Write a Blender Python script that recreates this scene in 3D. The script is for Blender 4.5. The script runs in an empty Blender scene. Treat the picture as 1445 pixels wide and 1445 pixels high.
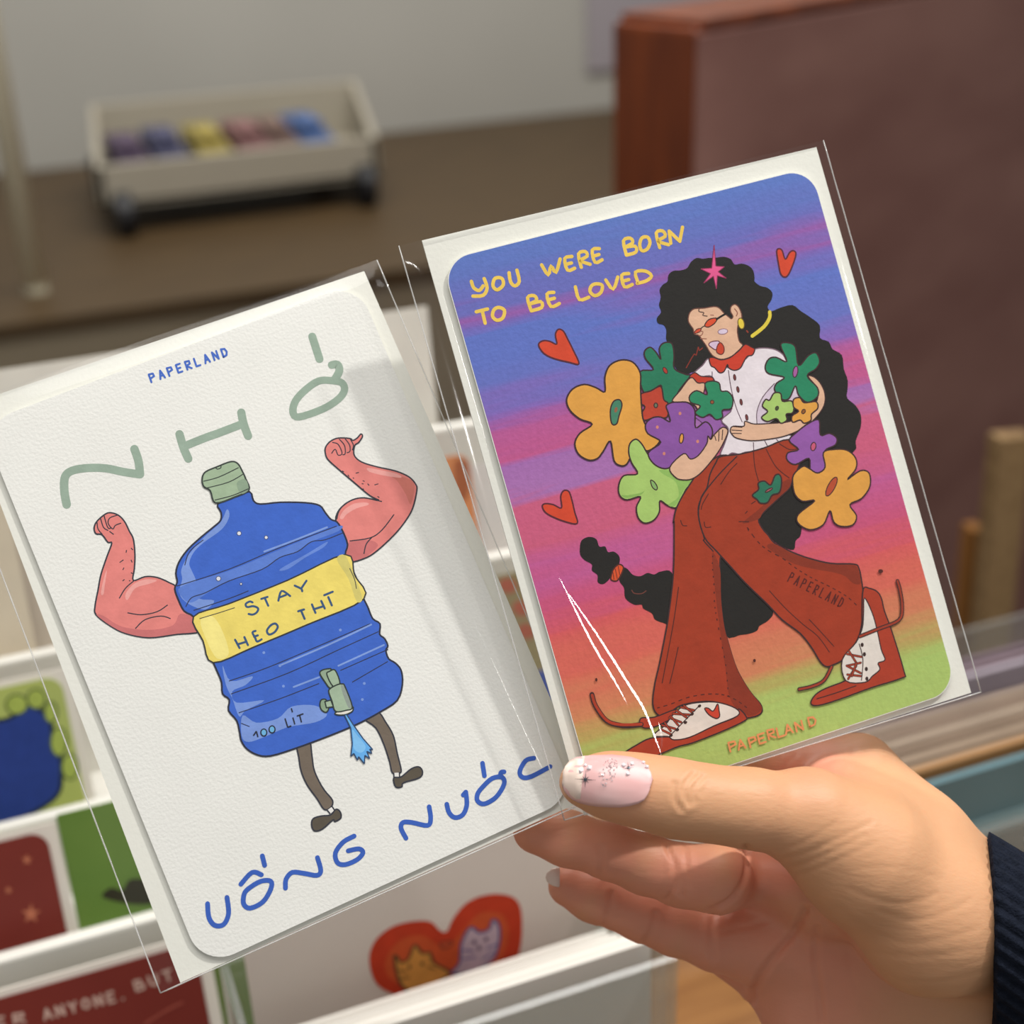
import bpy, bmesh, math, random
import numpy as np
from math import sin, cos, radians, pi, sqrt
from mathutils import Vector, Matrix
from mathutils.geometry import tessellate_polygon

random.seed(7)
scene = bpy.context.scene
COL = scene.collection

# ------------------------------------------------------------------ camera
CAM = Vector((0, 0, 1.25)); FPX = 1985.0; HALF = 722.5
_yaw, _pit, _rol = radians(21), radians(26), radians(2)
_fh = Vector((sin(_yaw), cos(_yaw), 0)); _r0 = Vector((cos(_yaw), -sin(_yaw), 0)); _up = Vector((0, 0, 1))
FWD = _fh * cos(_pit) - _up * sin(_pit)
_u0 = _up * cos(_pit) + _fh * sin(_pit)
RIGHT = _r0 * cos(_rol) - _u0 * sin(_rol)
UPV = _u0 * cos(_rol) + _r0 * sin(_rol)
cd = bpy.data.cameras.new('camera'); cam = bpy.data.objects.new('camera', cd); COL.objects.link(cam)
cam.matrix_world = Matrix(((RIGHT.x, UPV.x, -FWD.x, CAM.x), (RIGHT.y, UPV.y, -FWD.y, CAM.y), (RIGHT.z, UPV.z, -FWD.z, CAM.z), (0, 0, 0, 1)))
cd.sensor_width = 36; cd.lens = 36 * FPX / 1445; cd.clip_start = 0.02
cd.dof.use_dof = True; cd.dof.focus_distance = 0.366; cd.dof.aperture_fstop = 8.8
scene.camera = cam

def ray(x, y): return FWD + RIGHT * ((x - HALF) / FPX) - UPV * ((y - HALF) / FPX)
def atY(x, y, Y): d = ray(x, y); return CAM + d * ((Y - CAM.y) / d.y)
def atZ(x, y, Z): d = ray(x, y); return CAM + d * ((Z - CAM.z) / d.z)
def atD(x, y, D): return CAM + ray(x, y) * D
def camspace(x, y, z): return CAM + RIGHT * x + UPV * y + FWD * z

# ------------------------------------------------------------------ world, lights, exposure
w = bpy.data.worlds.new('room_light'); scene.world = w; w.use_nodes = True
bg = w.node_tree.nodes['Background']; bg.inputs[0].default_value = (1.0, 0.985, 0.955, 1); bg.inputs[1].default_value = 0.29
def lamp(name, kind, loc, target, energy, color=(1, .97, .93), **kw):
    l = bpy.data.lights.new(name, kind); l.energy = energy; l.color = color
    for k, v in kw.items(): setattr(l, k, v)
    o = bpy.data.objects.new(name, l); COL.objects.link(o); o.location = loc
    o.rotation_euler = (Vector(target) - Vector(loc)).to_track_quat('-Z', 'Y').to_euler()
    return o
lamp('ceiling_spot_offscreen', 'SPOT', (1.08, 0.10, 2.65), (0.13, 0.36, 1.05), 80, spot_size=radians(60), spot_blend=.6, shadow_soft_size=.043)
lamp('added_glint_spot_offscreen', 'SPOT', (1.94, -1.91, 2.65), (0.13, 0.36, 1.1), 25, spot_size=radians(40), spot_blend=.7, shadow_soft_size=.06)  # added unseen spot, set where the sleeve creases catch its glint
lamp('ceiling_panel_offscreen', 'AREA', (0.1, 0.35, 2.7), (0.1, 0.45, 0), 21, shape='RECTANGLE', size=1.3, size_y=.9)
lamp('added_wall_fill_offscreen', 'AREA', (0.7, 1.9, 2.7), (0.7, 2.5, 0.6), 36, shape='RECTANGLE', size=1.6, size_y=.8)  # added area light without a known fixture, brightens back wall and bench
scene.view_settings.view_transform = 'Standard'; scene.view_settings.look = 'None'
scene.view_settings.gamma = 1; scene.view_settings.use_curve_mapping = False
scene.view_settings.exposure = 0.16
scene.cycles.use_denoising = True
scene.cycles.max_bounces = 8; scene.cycles.transparent_max_bounces = 24
scene.cycles.caustics_reflective = False; scene.cycles.caustics_refractive = False

# ------------------------------------------------------------------ helpers
def lin(c):
    f = lambda v: (v / 255 / 12.92) if v / 255 <= .04045 else ((v / 255 + .055) / 1.055) ** 2.4
    return tuple(f(v) for v in c) + (1,)
MATS = {}
def mat(name, rgb=(200, 200, 200), rough=.6, var=0.0, vscale=40, bump=0.0, bscale=300, metal=0, spec=.5, stretch=(1, 1, 1), rgb2=None):
    if name in MATS: return MATS[name]
    m = bpy.data.materials.new(name); m.use_nodes = True; nt = m.node_tree; N = nt.nodes; b = N['Principled BSDF']
    b.inputs['Base Color'].default_value = lin(rgb); b.inputs['Roughness'].default_value = rough
    b.inputs['Metallic'].default_value = metal; b.inputs['Specular IOR Level'].default_value = spec
    tc = N.new('ShaderNodeTexCoord'); mp = N.new('ShaderNodeMapping'); mp.inputs['Scale'].default_value = stretch
    nt.links.new(tc.outputs['Object'], mp.inputs['Vector'])
    if var or rgb2:
        n = N.new('ShaderNodeTexNoise'); n.inputs['Scale'].default_value = vscale; n.inputs['Detail'].default_value = 5
        nt.links.new(mp.outputs[0], n.inputs['Vector'])
        cr = N.new('ShaderNodeValToRGB'); a = lin(rgb)
        hi = lin(rgb2) if rgb2 else tuple(min(1, v * (1 + var)) for v in a[:3]) + (1,)
        lo = a if rgb2 else tuple(v * (1 - var) for v in a[:3]) + (1,)
        cr.color_ramp.elements[0].position = .3; cr.color_ramp.elements[1].position = .7
        cr.color_ramp.elements[0].color = lo; cr.color_ramp.elements[1].color = hi
        nt.links.new(n.outputs[0], cr.inputs[0]); nt.links.new(cr.outputs[0], b.inputs['Base Color'])
    if bump:
        n2 = N.new('ShaderNodeTexNoise'); n2.inputs['Scale'].default_value = bscale; n2.inputs['Detail'].default_value = 3
        nt.links.new(mp.outputs[0], n2.inputs['Vector'])
        bp = N.new('ShaderNodeBump'); bp.inputs['Strength'].default_value = bump; bp.inputs['Distance'].default_value = .001
        nt.links.new(n2.outputs[0], bp.inputs['Height']); nt.links.new(bp.outputs[0], b.inputs['Normal'])
    MATS[name] = m; return m
def film(name, tint=(255, 255, 255), rough=.1, ior=1.45, haze=0.0, boost=1.0):
    """thin clear plastic: straight-through transparency with a mirror-like surface"""
    if name in MATS: return MATS[name]
    m = bpy.data.materials.new(name); m.use_nodes = True; nt = m.node_tree; N = nt.nodes; N.clear()
    out = N.new('ShaderNodeOutputMaterial'); tr = N.new('ShaderNodeBsdfTransparent'); gl = N.new('ShaderNodeBsdfGlossy')
    tr.inputs[0].default_value = lin(tint); gl.inputs['Roughness'].default_value = rough
    fr = N.new('ShaderNodeFresnel'); ge = N.new('ShaderNodeNewGeometry'); mi = N.new('ShaderNodeMix'); mi.inputs[2].default_value = ior; mi.inputs[3].default_value = 1 / ior
    nt.links.new(ge.outputs['Backfacing'], mi.inputs[0]); nt.links.new(mi.outputs[0], fr.inputs[0]); mx = N.new('ShaderNodeMixShader')
    mu = N.new('ShaderNodeMath'); mu.operation = 'MULTIPLY'; mu.use_clamp = True; mu.inputs[1].default_value = boost
    nt.links.new(fr.outputs[0], mu.inputs[0]); nt.links.new(mu.outputs[0], mx.inputs[0])
    nt.links.new(tr.outputs[0], mx.inputs[1]); nt.links.new(gl.outputs[0], mx.inputs[2])
    last = mx
    if haze:
        df = N.new('ShaderNodeBsdfDiffuse'); df.inputs[0].default_value = (.9, .9, .88, 1)
        m2 = N.new('ShaderNodeMixShader'); m2.inputs[0].default_value = haze
        nt.links.new(mx.outputs[0], m2.inputs[1]); nt.links.new(df.outputs[0], m2.inputs[2]); last = m2
    nt.links.new(last.outputs[0], out.inputs[0]); MATS[name] = m; return m

def tag(o, label=None, cat=None, group=None, kind=None):
    for k, v in (('label', label), ('category', cat), ('group', group), ('kind', kind)):
        if v: o[k] = v
    return o
def empty(name, M, label=None, cat=None, group=None, kind=None):
    o = bpy.data.objects.new(name, None); o.empty_display_size = .02; COL.objects.link(o)
    o.matrix_world = M if isinstance(M, Matrix) else Matrix.Translation(Vector(M))
    return tag(o, label, cat, group, kind)
def mesh_obj(name, verts, faces, material, parent=None, M=None, smooth=False, midx=None):
    me = bpy.data.meshes.new(name); me.from_pydata([tuple(v) for v in verts], [], [tuple(f) for f in faces])
    for m in (material if isinstance(material, list) else [material]): me.materials.append(m)
    if midx is not None: me.polygons.foreach_set('material_index', midx)
    if smooth: me.polygons.foreach_set('use_smooth', [True] * len(me.polygons))
    me.update(); o = bpy.data.objects.new(name, me); COL.objects.link(o)
    if parent: o.parent = parent
    if M is not None:
        if parent: o.matrix_local = M
        else: o.matrix_world = M
    return o
class MB:
    """collects simple solids into one mesh"""
    def __init__(s): s.v = []; s.f = []
    def hexa(s, p):   # 8 corners: bottom ring 0-3, top ring 4-7
        n = len(s.v); s.v += [Vector(q) for q in p]
        s.f += [tuple(n + i for i in q) for q in ((3, 2, 1, 0), (4, 5, 6, 7), (0, 1, 5, 4), (1, 2, 6, 5), (2, 3, 7, 6), (3, 0, 4, 7))]; return s
    def box(s, a, b):
        x0, y0, z0 = a; x1, y1, z1 = b
        return s.hexa([(x0, y0, z0), (x1, y0, z0), (x1, y1, z0), (x0, y1, z0), (x0, y0, z1), (x1, y0, z1), (x1, y1, z1), (x0, y1, z1)])
    def tube(s, pts, rad, seg=12, cap=True):
        pts = [Vector(p) for p in pts]; n0 = len(s.v); prev = None
        rads = rad if isinstance(rad, (list, tuple)) else [rad] * len(pts)
        for i, p in enumerate(pts):
            t = (pts[min(i + 1, len(pts) - 1)] - pts[max(i - 1, 0)]).normalized()
            a = t.orthogonal().normalized() if prev is None else (prev - t * prev.dot(t)).normalized()
            prev = a; b = t.cross(a)
            for k in range(seg):
                th = 2 * pi * k / seg; s.v.append(p + (a * cos(th) + b * sin(th)) * rads[i])
        for i in range(len(pts) - 1):
            for k in range(seg):
                q = n0 + i * seg; s.f.append((q + k, q + (k + 1) % seg, q + seg + (k + 1) % seg, q + seg + k))
        if cap:
            s.f.append(tuple(n0 + k for k in range(seg))[::-1]); q = n0 + (len(pts) - 1) * seg
            s.f.append(tuple(q + k for k in range(seg)))
        return s
    def prism(s, poly, z0, z1):
        n = len(s.v); m = len(poly)
        s.v += [Vector((x, y, z0)) for x, y in poly] + [Vector((x, y, z1)) for x, y in poly]
        s.f += [tuple(n + i for i in range(m))[::-1], tuple(n + m + i for i in range(m))]
        s.f += [(n + i, n + (i + 1) % m, n + m + (i + 1) % m, n + m + i) for i in range(m)]; return s
    def build(s, name, material, parent=None, M=None, smooth=False, bevel=0):
        o = mesh_obj(name, s.v, s.f, material, parent, M, smooth)
        if bevel:
            bm = bmesh.new(); bm.from_mesh(o.data)
            bmesh.ops.bevel(bm, geom=bm.edges[:], offset=bevel, segments=2, affect='EDGES', profile=.6)
            bm.to_mesh(o.data); bm.free()
        return o
def area2(p): return sum(p[i][0] * p[(i + 1) % len(p)][1] - p[(i + 1) % len(p)][0] * p[i][1] for i in range(len(p)))
def ccw(p): return p if area2(p) > 0 else p[::-1]
def round_rect(x0, y0, x1, y1, r, n=8):
    out = []
    for cx, cy, a0 in ((x1 - r, y1 - r, 0), (x0 + r, y1 - r, 90), (x0 + r, y0 + r, 180), (x1 - r, y0 + r, 270)):
        for k in range(n + 1):
            a = radians(a0 + 90 * k / n); out.append((cx + r * cos(a), cy + r * sin(a)))
    return out
def catmull(p, closed, n=5):
    m = len(p)
    if m < 3: return list(p)
    out = []
    for i in range(m if closed else m - 1):
        g = (lambda k: p[k % m]) if closed else (lambda k: p[max(0, min(m - 1, k))])
        a, b, c, d = g(i - 1), g(i), g(i + 1), g(i + 2)
        for k in range(n):
            t = k / n
            out.append(tuple(.5 * (2 * b[j] + (c[j] - a[j]) * t + (2 * a[j] - 5 * b[j] + 4 * c[j] - d[j]) * t * t + (3 * b[j] - a[j] - 3 * c[j] + d[j]) * t ** 3) for j in (0, 1)))
    if not closed: out.append(tuple(p[-1]))
    return out
class Plane:
    """a flat sheet standing in the room: local x along U, y along V, z towards the viewer side"""
    def __init__(s, o, U, V):
        s.o = Vector(o); s.U = Vector(U).normalized(); s.N = s.U.cross(Vector(V)).normalized(); s.V = s.N.cross(s.U)
        s.M = Matrix(((s.U.x, s.V.x, s.N.x, s.o.x), (s.U.y, s.V.y, s.N.y, s.o.y), (s.U.z, s.V.z, s.N.z, s.o.z), (0, 0, 0, 1)))
    def uv(s, x, y):
        d = ray(x, y); t = (s.o - CAM).dot(s.N) / d.dot(s.N); q = CAM + d * t - s.o
        return (q.dot(s.U), q.dot(s.V))
    def pts(s, p): return [s.uv(*q) for q in p]

# printed ink: flat colour areas and pen lines lying on a sheet
def ink_mat(rgb): return mat('ink_%d_%d_%d' % rgb, rgb, .7, var=.07, vscale=220, bump=.06, bscale=900, spec=.25)
class Print:
    def __init__(s, plane, parent, z0=2e-5, step=6e-6): s.pl = plane; s.par = parent; s.z = z0; s.step = step; s.px = None
    def begin(s, name): s.name = name; s.v = []; s.f = []; s.mi = []; s.ms = []; s.z += 2e-6; s.last = None; return s
    def slot(s, rgb):
        m = ink_mat(rgb) if isinstance(rgb, tuple) else rgb
        if m not in s.ms: s.ms.append(m)
        return s.ms.index(m)
    def fill(s, p, rgb, smooth=True, n=4, local=False):
        if not local: p = s.pl.pts(p)
        if smooth: p = catmull(p, True, n)
        p = ccw(p)
        s.z += 1e-6; z = s.z; s.last = None; b = len(s.v); s.v += [Vector((x, y, z)) for x, y in p]; k = s.slot(rgb)
        for t in tessellate_polygon([[Vector((x, y, 0)) for x, y in p]]):
            a, bb, c = (p[i] for i in t)
            t = t if (bb[0] - a[0]) * (c[1] - a[1]) - (bb[1] - a[1]) * (c[0] - a[0]) > 0 else t[::-1]
            s.f.append(tuple(b + i for i in t)); s.mi.append(k)
        return s
    def line(s, p, rgb, wpx, closed=False, smooth=True, n=4):
        sc = (s.pl.o - CAM).dot(FWD) / FPX * wpx / 2
        p = s.pl.pts(p)
        if smooth: p = catmull(p, closed, n)
        if s.last != rgb or wpx > 2.4: s.z += 1.5e-6
        s.last = rgb; z = s.z; k = s.slot(rgb); m = len(p); b = len(s.v)
        def disc(q, zz):
            b = len(s.v); s.v += [Vector((q[0] + sc * cos(2 * pi * t / 12), q[1] + sc * sin(2 * pi * t / 12), zz)) for t in range(12)]
            s.f.append(tuple(range(b, b + 12))); s.mi.append(k)
        if not smooth:
            for i in range(m if closed else m - 1):
                a, c = p[i], p[(i + 1) % m]; d = Vector((c[0] - a[0], c[1] - a[1])); d = d.normalized() if d.length > 1e-9 else Vector((1, 0)); zz = z - (i % 2) * 6e-7
                b = len(s.v); s.v += [Vector((a[0] + d.y * sc, a[1] - d.x * sc, zz)), Vector((c[0] + d.y * sc, c[1] - d.x * sc, zz)), Vector((c[0] - d.y * sc, c[1] + d.x * sc, zz)), Vector((a[0] - d.y * sc, a[1] + d.x * sc, zz))]
                s.f.append((b, b + 1, b + 2, b + 3)); s.mi.append(k)
            if wpx > 1.9:
                for q in p: disc(q, z + 6e-7)
            return s
        for i in range(m):
            a, c = (p[(i - 1) % m], p[(i + 1) % m]) if closed else (p[max(i - 1, 0)], p[min(i + 1, m - 1)])
            d = Vector((c[0] - a[0], c[1] - a[1])); d = d.normalized() if d.length > 1e-9 else Vector((1, 0))
            q = p[i]; s.v += [Vector((q[0] - d.y * sc, q[1] + d.x * sc, z)), Vector((q[0] + d.y * sc, q[1] - d.x * sc, z))]
        for i in range(m if closed else m - 1):
            j = (i + 1) % m; s.f.append((b + 2 * i + 1, b + 2 * j + 1, b + 2 * j, b + 2 * i)); s.mi.append(k)
        if not closed and wpx > 2.5:
            for q in (p[0], p[-1]): disc(q, z + 6e-7)
        return s
    def shape(s, p, rgb, lw=2.2, lc=(60, 45, 42), smooth=True, n=4):
        s.fill(p, rgb, smooth, n); s.line(p, lc, lw, True, smooth, n); return s
    def dot(s, c, rx, ry, rgb, rot=0, lw=0, lc=(60, 45, 42)):
        a = radians(rot); p = [(c[0] + rx * cos(t) * cos(a) - ry * sin(t) * sin(a), c[1] + rx * cos(t) * sin(a) + ry * sin(t) * cos(a)) for t in [2 * pi * k / 16 for k in range(16)]]
        s.fill(p, rgb, False)
        if lw: s.line(p, lc, lw, True, False)
        return s
    def end(s, label=None):
        o = mesh_obj(s.name, s.v, s.f, s.ms, s.par, None, False, s.mi)
        if label: o['label'] = label
        return o
GLY = {'P': [[(0, 0), (0, 1), (.6, .95), (.65, .6), (0, .45)]], 'A': [[(0, 0), (.35, 1), (.7, 0)], [(.12, .35), (.58, .35)]],
       'E': [[(.6, 1), (0, 1), (0, 0), (.6, 0)], [(0, .52), (.5, .52)]], 'R': [[(0, 0), (0, 1), (.6, .95), (.6, .6), (0, .48), (.65, 0)]],
       'L': [[(0, 1), (0, 0), (.6, 0)]], 'N': [[(0, 0), (0, 1), (.65, 0), (.65, 1)]], 'D': [[(0, 0), (0, 1), (.5, .9), (.68, .5), (.5, .1), (0, 0)]],
       'Y': [[(0, 1), (.33, .42), (.66, 1)], [(.33, .42), (.33, 0)]], 'O': [[(.35, 0), (.05, .25), (.05, .75), (.35, 1), (.65, .75), (.65, .25), (.35, 0)]],
       'B': [[(0, 0), (0, 1), (.5, .95), (.5, .55), (0, .5)], [(0, .5), (.65, .45), (.65, .05), (0, 0)]], 'U': [[(0, 1), (.05, .2), (.35, 0), (.6, .2), (.65, 1)]],
       'T': [[(0, 1), (.7, 1)], [(.35, 1), (.35, 0)]], 'H': [[(0, 0), (0, 1)], [(.6, 0), (.6, 1)], [(0, .5), (.6, .5)]], 'W': [[(0, 1), (.2, 0), (.4, .8), (.6, 0), (.8, 1)]], '.': [[(.1, 0), (.15, .05)]], ' ': []}
def write(pr, text, p0, p1, h, rgb, wpx, adv=1.0, upx=None):
    """hand lettering along a baseline p0-p1"""
    d = Vector((p1[0] - p0[0], p1[1] - p0[1])); n = len(text); st = d / (n - .3); L = st.length / 1.0
    up = Vector((d.y, -d.x)).normalized() if upx is None else Vector(upx).normalized(); dn = d.normalized()
    for i, ch in enumerate(text):
        o = Vector(p0) + st * i
        for stk in GLY[ch]:
            pr.line([tuple(o + dn * (q[0] * L * adv) + up * (q[1] * h)) for q in stk], rgb, wpx, smooth=False)

# ------------------------------------------------------------------ materials
WHITE = mat('white_painted', (222, 220, 212), .45, var=.03, vscale=8)
PAPER = mat('rough_white_paper', (236, 236, 231), .85, var=.015, vscale=60, bump=.13, bscale=1250, spec=.2)
ENV = mat('envelope_paper', (233, 233, 224), .75, var=.01, vscale=50, bump=.06, bscale=900, spec=.25)
CLEAR = film('clear_sleeve_film', rough=.09, ior=1.38, boost=.75)
SEAM = film('sleeve_seam', rough=.2, ior=1.5, haze=.35, boost=2.5)
ACRYL = film('clear_acrylic', (244, 248, 248), rough=.05, ior=1.49, haze=.10)
WOODD = mat('bench_wood', (84, 64, 36), .5, rgb2=(60, 45, 24), vscale=9, stretch=(1, 14, 14))

# ================================================================== ROOM
floor = MB().box((-3, -1.2, -.05), (5, 3.25, 0)).build('floor', mat('floor_tile', (96, 88, 74), .5, var=.1, vscale=3)); tag(floor, 'grey brown shop floor', 'floor', kind='structure')
wb = MB().box((-3, 3.05, 0), (5, 3.15, 2.9)).build('wall_back', mat('wall_paint', (176, 174, 166), .8, var=.03, vscale=3)); tag(wb, 'plain grey white painted back wall', 'wall', kind='structure')

# low wooden bench against the wall, front edge ends in a dark gap
bench = empty('display_bench', (0.5, 2.5, 0), 'long dark wooden bench under the rolling cart, along the back wall', 'bench')
def part(parent, name, mb, m, bevel=0, smooth=False):
    o = mb.build(name, m, None, None, smooth, bevel); o.parent = parent; o.matrix_parent_inverse = parent.matrix_world.inverted(); return o
part(bench, 'bench_top', MB().box((-1.4, 2.0, .632), (2.6, 3.04, .65)), WOODD)
part(bench, 'bench_front', MB().box((-1.4, 2.012, .0), (2.6, 2.04, .632)), mat('bench_front_paint', (150, 138, 116), .6, var=.06, vscale=6))

# rolling cart on the bench
def Xz(x, y, Y): p = atY(x, y, Y); return p.x, p.z
cart = empty('rolling_cart', (.45, 2.58, .65), 'pale grey metal tray cart on black casters, filled with colourful packets', 'cart')
xl, zb = Xz(143, 296, 2.42); xr, _ = Xz(537, 252, 2.42); zt = Xz(137, 236, 2.42)[1]; ztb = Xz(128, 148, 2.78)[1]; xlb = Xz(126, 148, 2.78)[0]; xrb = Xz(502, 116, 2.78)[0]
CM = mat('cart_metal', (168, 161, 145), .5, var=.03, vscale=6)
YF, YB = 2.42, 2.78
part(cart, 'front_panel', MB().box((xl, YF, zb), (xr, YF + .012, zt)), CM, .003)
part(cart, 'back_panel', MB().box((xlb, YB - .012, zb), (xrb, YB, ztb)), CM, .003)
for x, xb_ in ((xl, xlb), (xr - .012, xrb - .012)):
    part(cart, 'side_panel', MB().hexa([(x, YF, zb), (x + .012, YF, zb), (xb_ + .012, YB, zb), (xb_, YB, zb), (x, YF, zt), (x + .012, YF, zt), (xb_ + .012, YB, ztb), (xb_, YB, ztb)]), CM)
part(cart, 'tray_floor', MB().hexa([(xl, YF, zb), (xr, YF, zb), (xrb, YB, zb), (xlb, YB, zb), (xl, YF, zb + .01), (xr, YF, zb + .01), (xrb, YB, zb + .01), (xlb, YB, zb + .01)]), CM)
for x in (xl + .036, xr - .03):
    for y in (YF - .003, YB - .03):
        wh = part(cart, 'caster', MB().tube([(x - .013, y, .65 + .036), (x + .013, y, .65 + .036)], .036, 20), mat('black_rubber', (14, 15, 20), .5))
        part(wh, 'caster_fork', MB().box((x - .018, y - .012, .65 + .05), (x + .018, y + .012, max(zb, .65 + .062))), mat('dark_metal', (40, 40, 42), .4))
pk = [((178, 200), (82, 62, 92), 'mauve'), ((230, 190), (70, 72, 110), 'slate blue'), ((290, 186), (192, 170, 70), 'yellow'), ((345, 180), (150, 98, 96), 'dusty pink'), ((385, 176), (128, 96, 84), 'brown'), ((432, 170), (70, 108, 176), 'bright blue')]
for i, ((px, py), c, nm) in enumerate(pk):
    p = atY(px, py, 2.56); t = empty('paper_packet', (p.x, p.y, zb + .012), nm + ' paper packet lying in the rolling cart', 'packet', 'packets in the rolling cart')
    h = max(.03, p.z - zb - .012); wd = .028
    part(t, 'packet_body', MB().hexa([(p.x - wd, 2.46, zb + .012), (p.x + wd, 2.46, zb + .012), (p.x + wd, 2.66, zb + .012), (p.x - wd, 2.66, zb + .012), (p.x - wd, 2.47, zb + .012 + h * .7), (p.x + wd, 2.46, zb + .012 + h * .75), (p.x + wd, 2.66, zb + .012 + h), (p.x - wd, 2.66, zb + .012 + h)]), mat('packet_%d' % i, tuple(int(.62 * q + 24) for q in c), .5, var=.15, vscale=30), .004)
    part(t, 'packet_label', MB().box((p.x - .02, 2.52, zb + .012 + h * .9), (p.x + .02, 2.6, zb + .012 + h * 1.05)), mat('packet_label_%d' % i, tuple(int(.72 * q + 30) for q in c), .6))

# slim white post of a stand at the left, with foot
pb = atZ(52, 412, .65); post = empty('white_post', pb, 'slim white metal post standing on the bench beside the cart', 'post')
part(post, 'pole', MB().tube([(pb.x, pb.y, .662), (pb.x, pb.y, 1.75)], .0165, 16), mat('cream_metal', (240, 234, 208), .5), smooth=True)
part(post, 'foot_cap', MB().tube([(pb.x, pb.y, .65), (pb.x, pb.y, .662)], [.0168, .0166], 16), mat('post_foot', (200, 194, 170), .6))
# pale sheet hanging on the wall
a = atY(828, -40, 3.04); b = atY(866, 98, 3.04)
sheet = empty('wall_poster', (a.x, 3.045, b.z), 'pale lilac grey paper sheet hanging on the back wall', 'poster')
part(sheet, 'paper_sheet', MB().box((a.x, 3.04, b.z), (a.x + .35, 3.044, b.z + .6)), mat('lilac_paper', (160, 153, 158), .8))
part(sheet, 'tape_strip', MB().box((a.x + .14, 3.036, b.z + .57), (a.x + .2, 3.0395, b.z + .62)), mat('tape', (190, 186, 170), .6))

# wooden cabinet, corner towards the viewer
cab0 = atD(986, 37, 1.22); az = radians(21)
ax = radians(48); dr = _fh * cos(ax) + _r0 * sin(ax); al = radians(-42); dl = _fh * cos(al) + _r0 * sin(al)
cab = empty('wooden_cabinet', (cab0.x, cab0.y, 0), 'tall wooden cabinet with orange varnished corner post and dull maroon panel', 'cabinet')
def obox(o, a, b, la, lb, z0, z1):
    p = [o, o + a * la, o + a * la + b * lb, o + b * lb]
    return MB().hexa([(q.x, q.y, z0) for q in p] + [(q.x, q.y, z1) for q in p])
o2 = Vector((cab0.x, cab0.y, 0)); zc = cab0.z
VAR = mat('orange_varnish', (132, 60, 16), .35, rgb2=(92, 36, 8), vscale=6, stretch=(8, 8, 1))
MAR = mat('maroon_panel', (152, 110, 100), .75, rgb2=(130, 88, 80), vscale=5, stretch=(1, 1, 2), bump=.2, bscale=200)
part(cab, 'front_panel', obox(o2 + dr * .003 - dl * .001, dr, dl, 1.6, .006, .02, zc - .008), MAR)
part(cab, 'corner_post', obox(o2 + dl * .0055 + dr * .002, dl, dr, .1, .07, 0, zc - .003), VAR, .006)
part(cab, 'top_board', obox(o2 + dr * .012 + dl * .004, dr, dl, 1.6, .1, zc - .006, zc + .004), VAR, .003)
part(cab, 'back_panel', obox(o2 + dl * .09 + dr * .075, dr, dl, 1.5, .012, .02, zc - .01), VAR)
# frames leaning near the cabinet
def frame_thing(name, label, D, x0, y0, x1, y1, wf, cf, cp, thick=.02):
    o = atD(x0, y1, D); U = (_r0 * cos(radians(-8)) + _fh * sin(radians(8))).normalized(); V = (_up + _fh * .06).normalized()
    pl = Plane(o, U, V); (a0, b0), (a1, b1) = pl.uv(x0, y1), pl.uv(x1, y0); a0, b0 = 0, 0
    hh = pl.o.z / pl.V.z; b0 = -hh     # reaches the floor
    t = empty(name, pl.o + pl.V * b0, label, 'frame', None)
    M = pl.M
    for nm, q in (('stile', (a0, b0, a0 + wf, b1)), ('stile', (a1 - wf, b0, a1, b1)), ('rail', (a0 + wf, b1 - wf, a1 - wf, b1)), ('rail', (a0 + wf, b0, a1 - wf, b0 + wf))):
        part(t, nm, MB().prism(ccw([(q[0], q[1]), (q[2], q[1]), (q[2], q[3]), (q[0], q[3])]), -thick, 0), cf)
        t.children[-1].matrix_parent_inverse = t.matrix_world.inverted() @ M
    part(t, 'picture_panel', MB().prism([(a0 + wf, b0 + wf), (a1 - wf, b0 + wf), (a1 - wf, b1 - wf), (a0 + wf, b1 - wf)], -thick * .8, -thick * .4), cp)
    t.children[-1].matrix_parent_inverse = t.matrix_world.inverted() @ M
FR1 = mat('dull_gold_wood', (150, 122, 84), .5, rgb2=(120, 94, 62), vscale=12, stretch=(10, 10, 1))
FR2 = mat('amber_wood', (138, 92, 42), .45, var=.12, vscale=12)
frame_thing('picture_frame', 'tall dull gold frame around a grey panel, leaning in front of the maroon cabinet', 1.22, 1377, 588, 1760, 960, .028, FR1, mat('grey_panel', (146, 142, 132), .6, var=.05, vscale=10))
frame_thing('picture_frame', 'narrow amber wood frame, lower than the dull gold frame it stands beside', 1.26, 1352, 745, 1420, 960, .012, FR2, mat('dark_panel', (44, 28, 20), .6))

# ================================================================== TABLE AND CARD RACKS
TZ = .76
table = empty('shop_table', (.2, .42, 0), 'honey coloured wooden table carrying the card rack and clear boxes', 'table')
part(table, 'tabletop', MB().prism([(-.7, .18), (1.0, .18), (1.0, .585), (.33, .585), (.33, .685), (-.7, .685)], TZ - .03, TZ), mat('honey_wood', (158, 110, 60), .45, rgb2=(126, 82, 40), vscale=6, stretch=(2, 18, 18)), .003)
for x, yy_ in ((-.66, .655), (.96, .555)):
    for y in (.21, yy_): part(table, 'leg', MB().box((x - .02, y - .02, 0), (x + .02, y + .02, TZ - .03)), mat('table_leg', (120, 84, 48), .5))

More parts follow.
